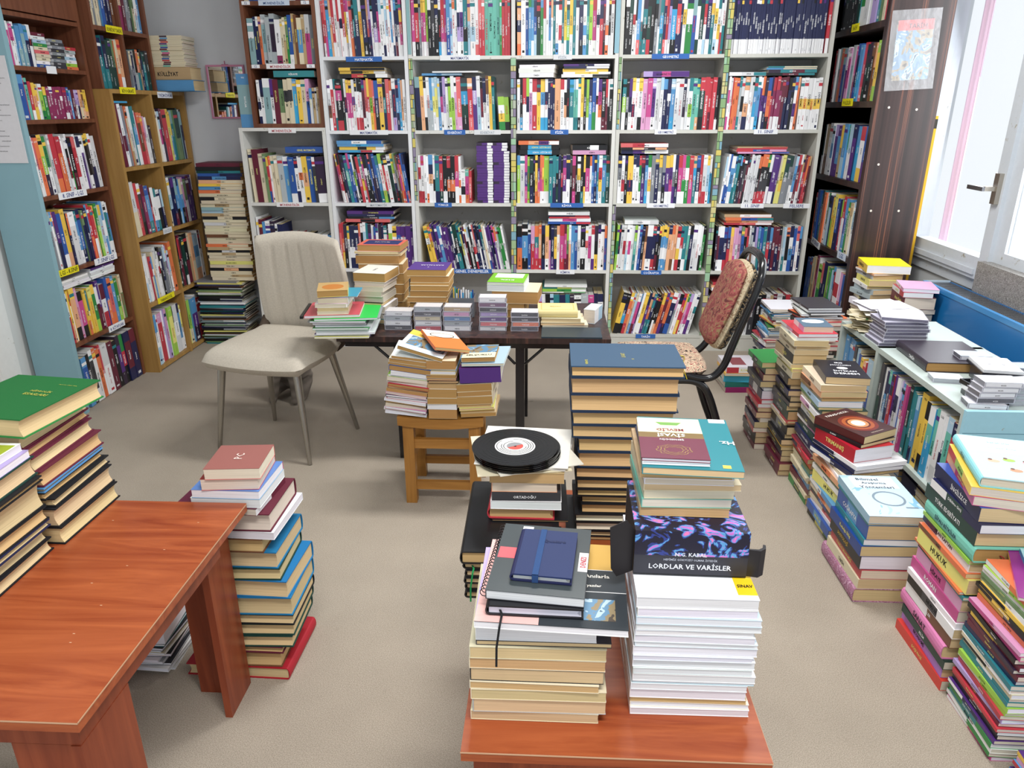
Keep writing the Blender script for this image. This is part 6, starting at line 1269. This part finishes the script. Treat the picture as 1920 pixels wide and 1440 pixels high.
rp2('the tall pile below the dark bookcase', .945, 2.725, .155, .20, 'V:C:24 V:C:26 V:C:22 UV:C:24 K:C:16 Y:C:12 KNK:C:20 xS:C:18 KSK:C:30 C:C:12 RW:C:10 D:c:34 Dx:C:20 x:C:16 K:C:24 NKN:C:20 xN:C:18 K:K:26 C:C:24 y:C:12 C:C:14 Kc:C:34 C:C:18 C:C:16 C:C:20 W:W:12 RiW:W:12 iW:P:20', .625, group='tall pile below the dark bookcase', jit=.012, jr=3,
    mod={27: dict(w=.11, h=.13, top='5a6e80', desc='small pale paperback with blue-grey oval cover', dx=.025, deco=[lambda mb, w, h, t: mb.prism([(w*.38*math.cos(a*math.pi/8), h*.1+h*.2*math.sin(a*math.pi/8)) for a in range(16)], t, t+.0004, 'dde4e8')], txt=False), **{i: dict(dx=-.012+.004*(i % 4), w=.13) for i in range(17, 25)}})
rp2('the middle pile behind the tall pile', .905, 2.965, .13, .20, 'V:w:20 K:C:24 x:C:20 R:w:16 N:C:22 C:w:16 V:C:20 K:C:16 R:W:14 RM:W:14 NWN:W:30 WB:W:14 x:C:20 V:C:22 D:C:22 GKG:C:18', .40, group='middle pile behind the tall pile', jit=.010, jr=4)
cl = 'mW mi TJ G W N RW mR YR P C gW V OW N B W JL R i K Y yG WG b J L T E Y o R W V N'.split()
bl = [dict(c=rnd.choice(cl), p='w', t=rnd.uniform(.006, .013), desc=None, cat='magazine', r=rnd.uniform(-8, 8), dx=.02*math.sin(i*.22)+rnd.uniform(-.006, .006)) for i in range(44)]
for b_ in bl: b_['desc'] = 'thin '+cname(b_['c'])+" children's magazine"
pile('the colourful pile by the far corner', (1.165, 3.80, 0), .17, .22, bl, H=.415, group="colourful children's magazines by the far corner", name='magazine')
bl = [dict(c=rnd.choice(['V', 'K', 'N', 'C', 'D', 'W', 'R']), p='w', t=rnd.uniform(.014, .024), txt=False) for i in range(20)]+[d('OK', 'w', 10, w=.19, r=14, desc='brown and orange glossy book'), d('x', 'W', 10), d('W', 'W', 9), d('K', 'W', 8), d('W', 'W', 9), d('x', 'W', 8)]
pile('the pile under the far dark shelf', (1.215, 3.42, 0), .17, .22, bl, H=.52, jit=.012, jr=5, group='pile under the far end of the dark bookcase')
rp2('the short pile under the metal chair', .925, 3.66, .19, .21, 'm:w:26 T:w:26 J:w:36 Y:w:14 RWW:W:30', .142, group='short pile on the carpet behind the metal chair', jit=.008, jr=4,
    mod={0: dict(c='8a1c5c', txt=False, w=.20, spine='F'), 1: dict(c='1a6a60', spine='F', txt=False), 2: dict(c='3aa8c8', spine='F', top='3aa8c8', txt=False, desc='turquoise folder'), 4: dict(top='d8d4dc', spine='F', deco=[deco_quads((.2, .4, .8, .8, '8a4a50'), (.1, .05, .22, .2, 'R'))], desc='white book with red mark')})
# children's magazines, near right corner
toks = 'mW GW WT GTG PNW K KR R V p R gW g T TWT CK WC T N V UV VY K mR im O KY KYK YK WE E W gW OW'.split()
bl = [dict(c=q, p='w' if i % 3 else 'W', t=.0125*rnd.uniform(.8, 1.2), word=rnd.choice(['SEVİL ONBAŞI', 'ÇİZGİ ROMAN', 'Ejderhalar', 'Mutlu Masallar', 'KÜLTÜR', 'Good English']), desc='slim '+cname(q)+" children's book") for i, q in enumerate(toks)]
for i, b_ in enumerate(bl): b_['dx'] = -.002*math.sin(i*.3)+(.012 if i > 24 else 0)+rnd.uniform(-.004, .004)
bl += [d('imY', 'w', 8, r=-24, top='8a2a80', deco=[deco_quads((.3, .3, .75, .8, 'Y'))], desc="purple and yellow children's book", w=.17, h=.22, dx=.03), d('LJ', 'W', 12, r=-20, w=.15, h=.2, dx=.055, desc="pale blue children's book", top='a8d8e0')]
pile('the near right corner pile', (1.022, 1.325, 0), .165, .205, bl, H=.43, jr=2.5, jit=.004, group="children's books in the near right corner", name='childrens_book')
bl = [dict(c=q, p='w', t=.012, desc='slim '+cname(q)+" children's book") for q in 'LR PJ mY bR Yi PY'.split()]
pile('the low near right pile', (1.045, 1.09, 0), .17, .205, bl, H=.075, jr=4, group="low pile of children's books at the near right edge", name='childrens_book')
flush_shelved()
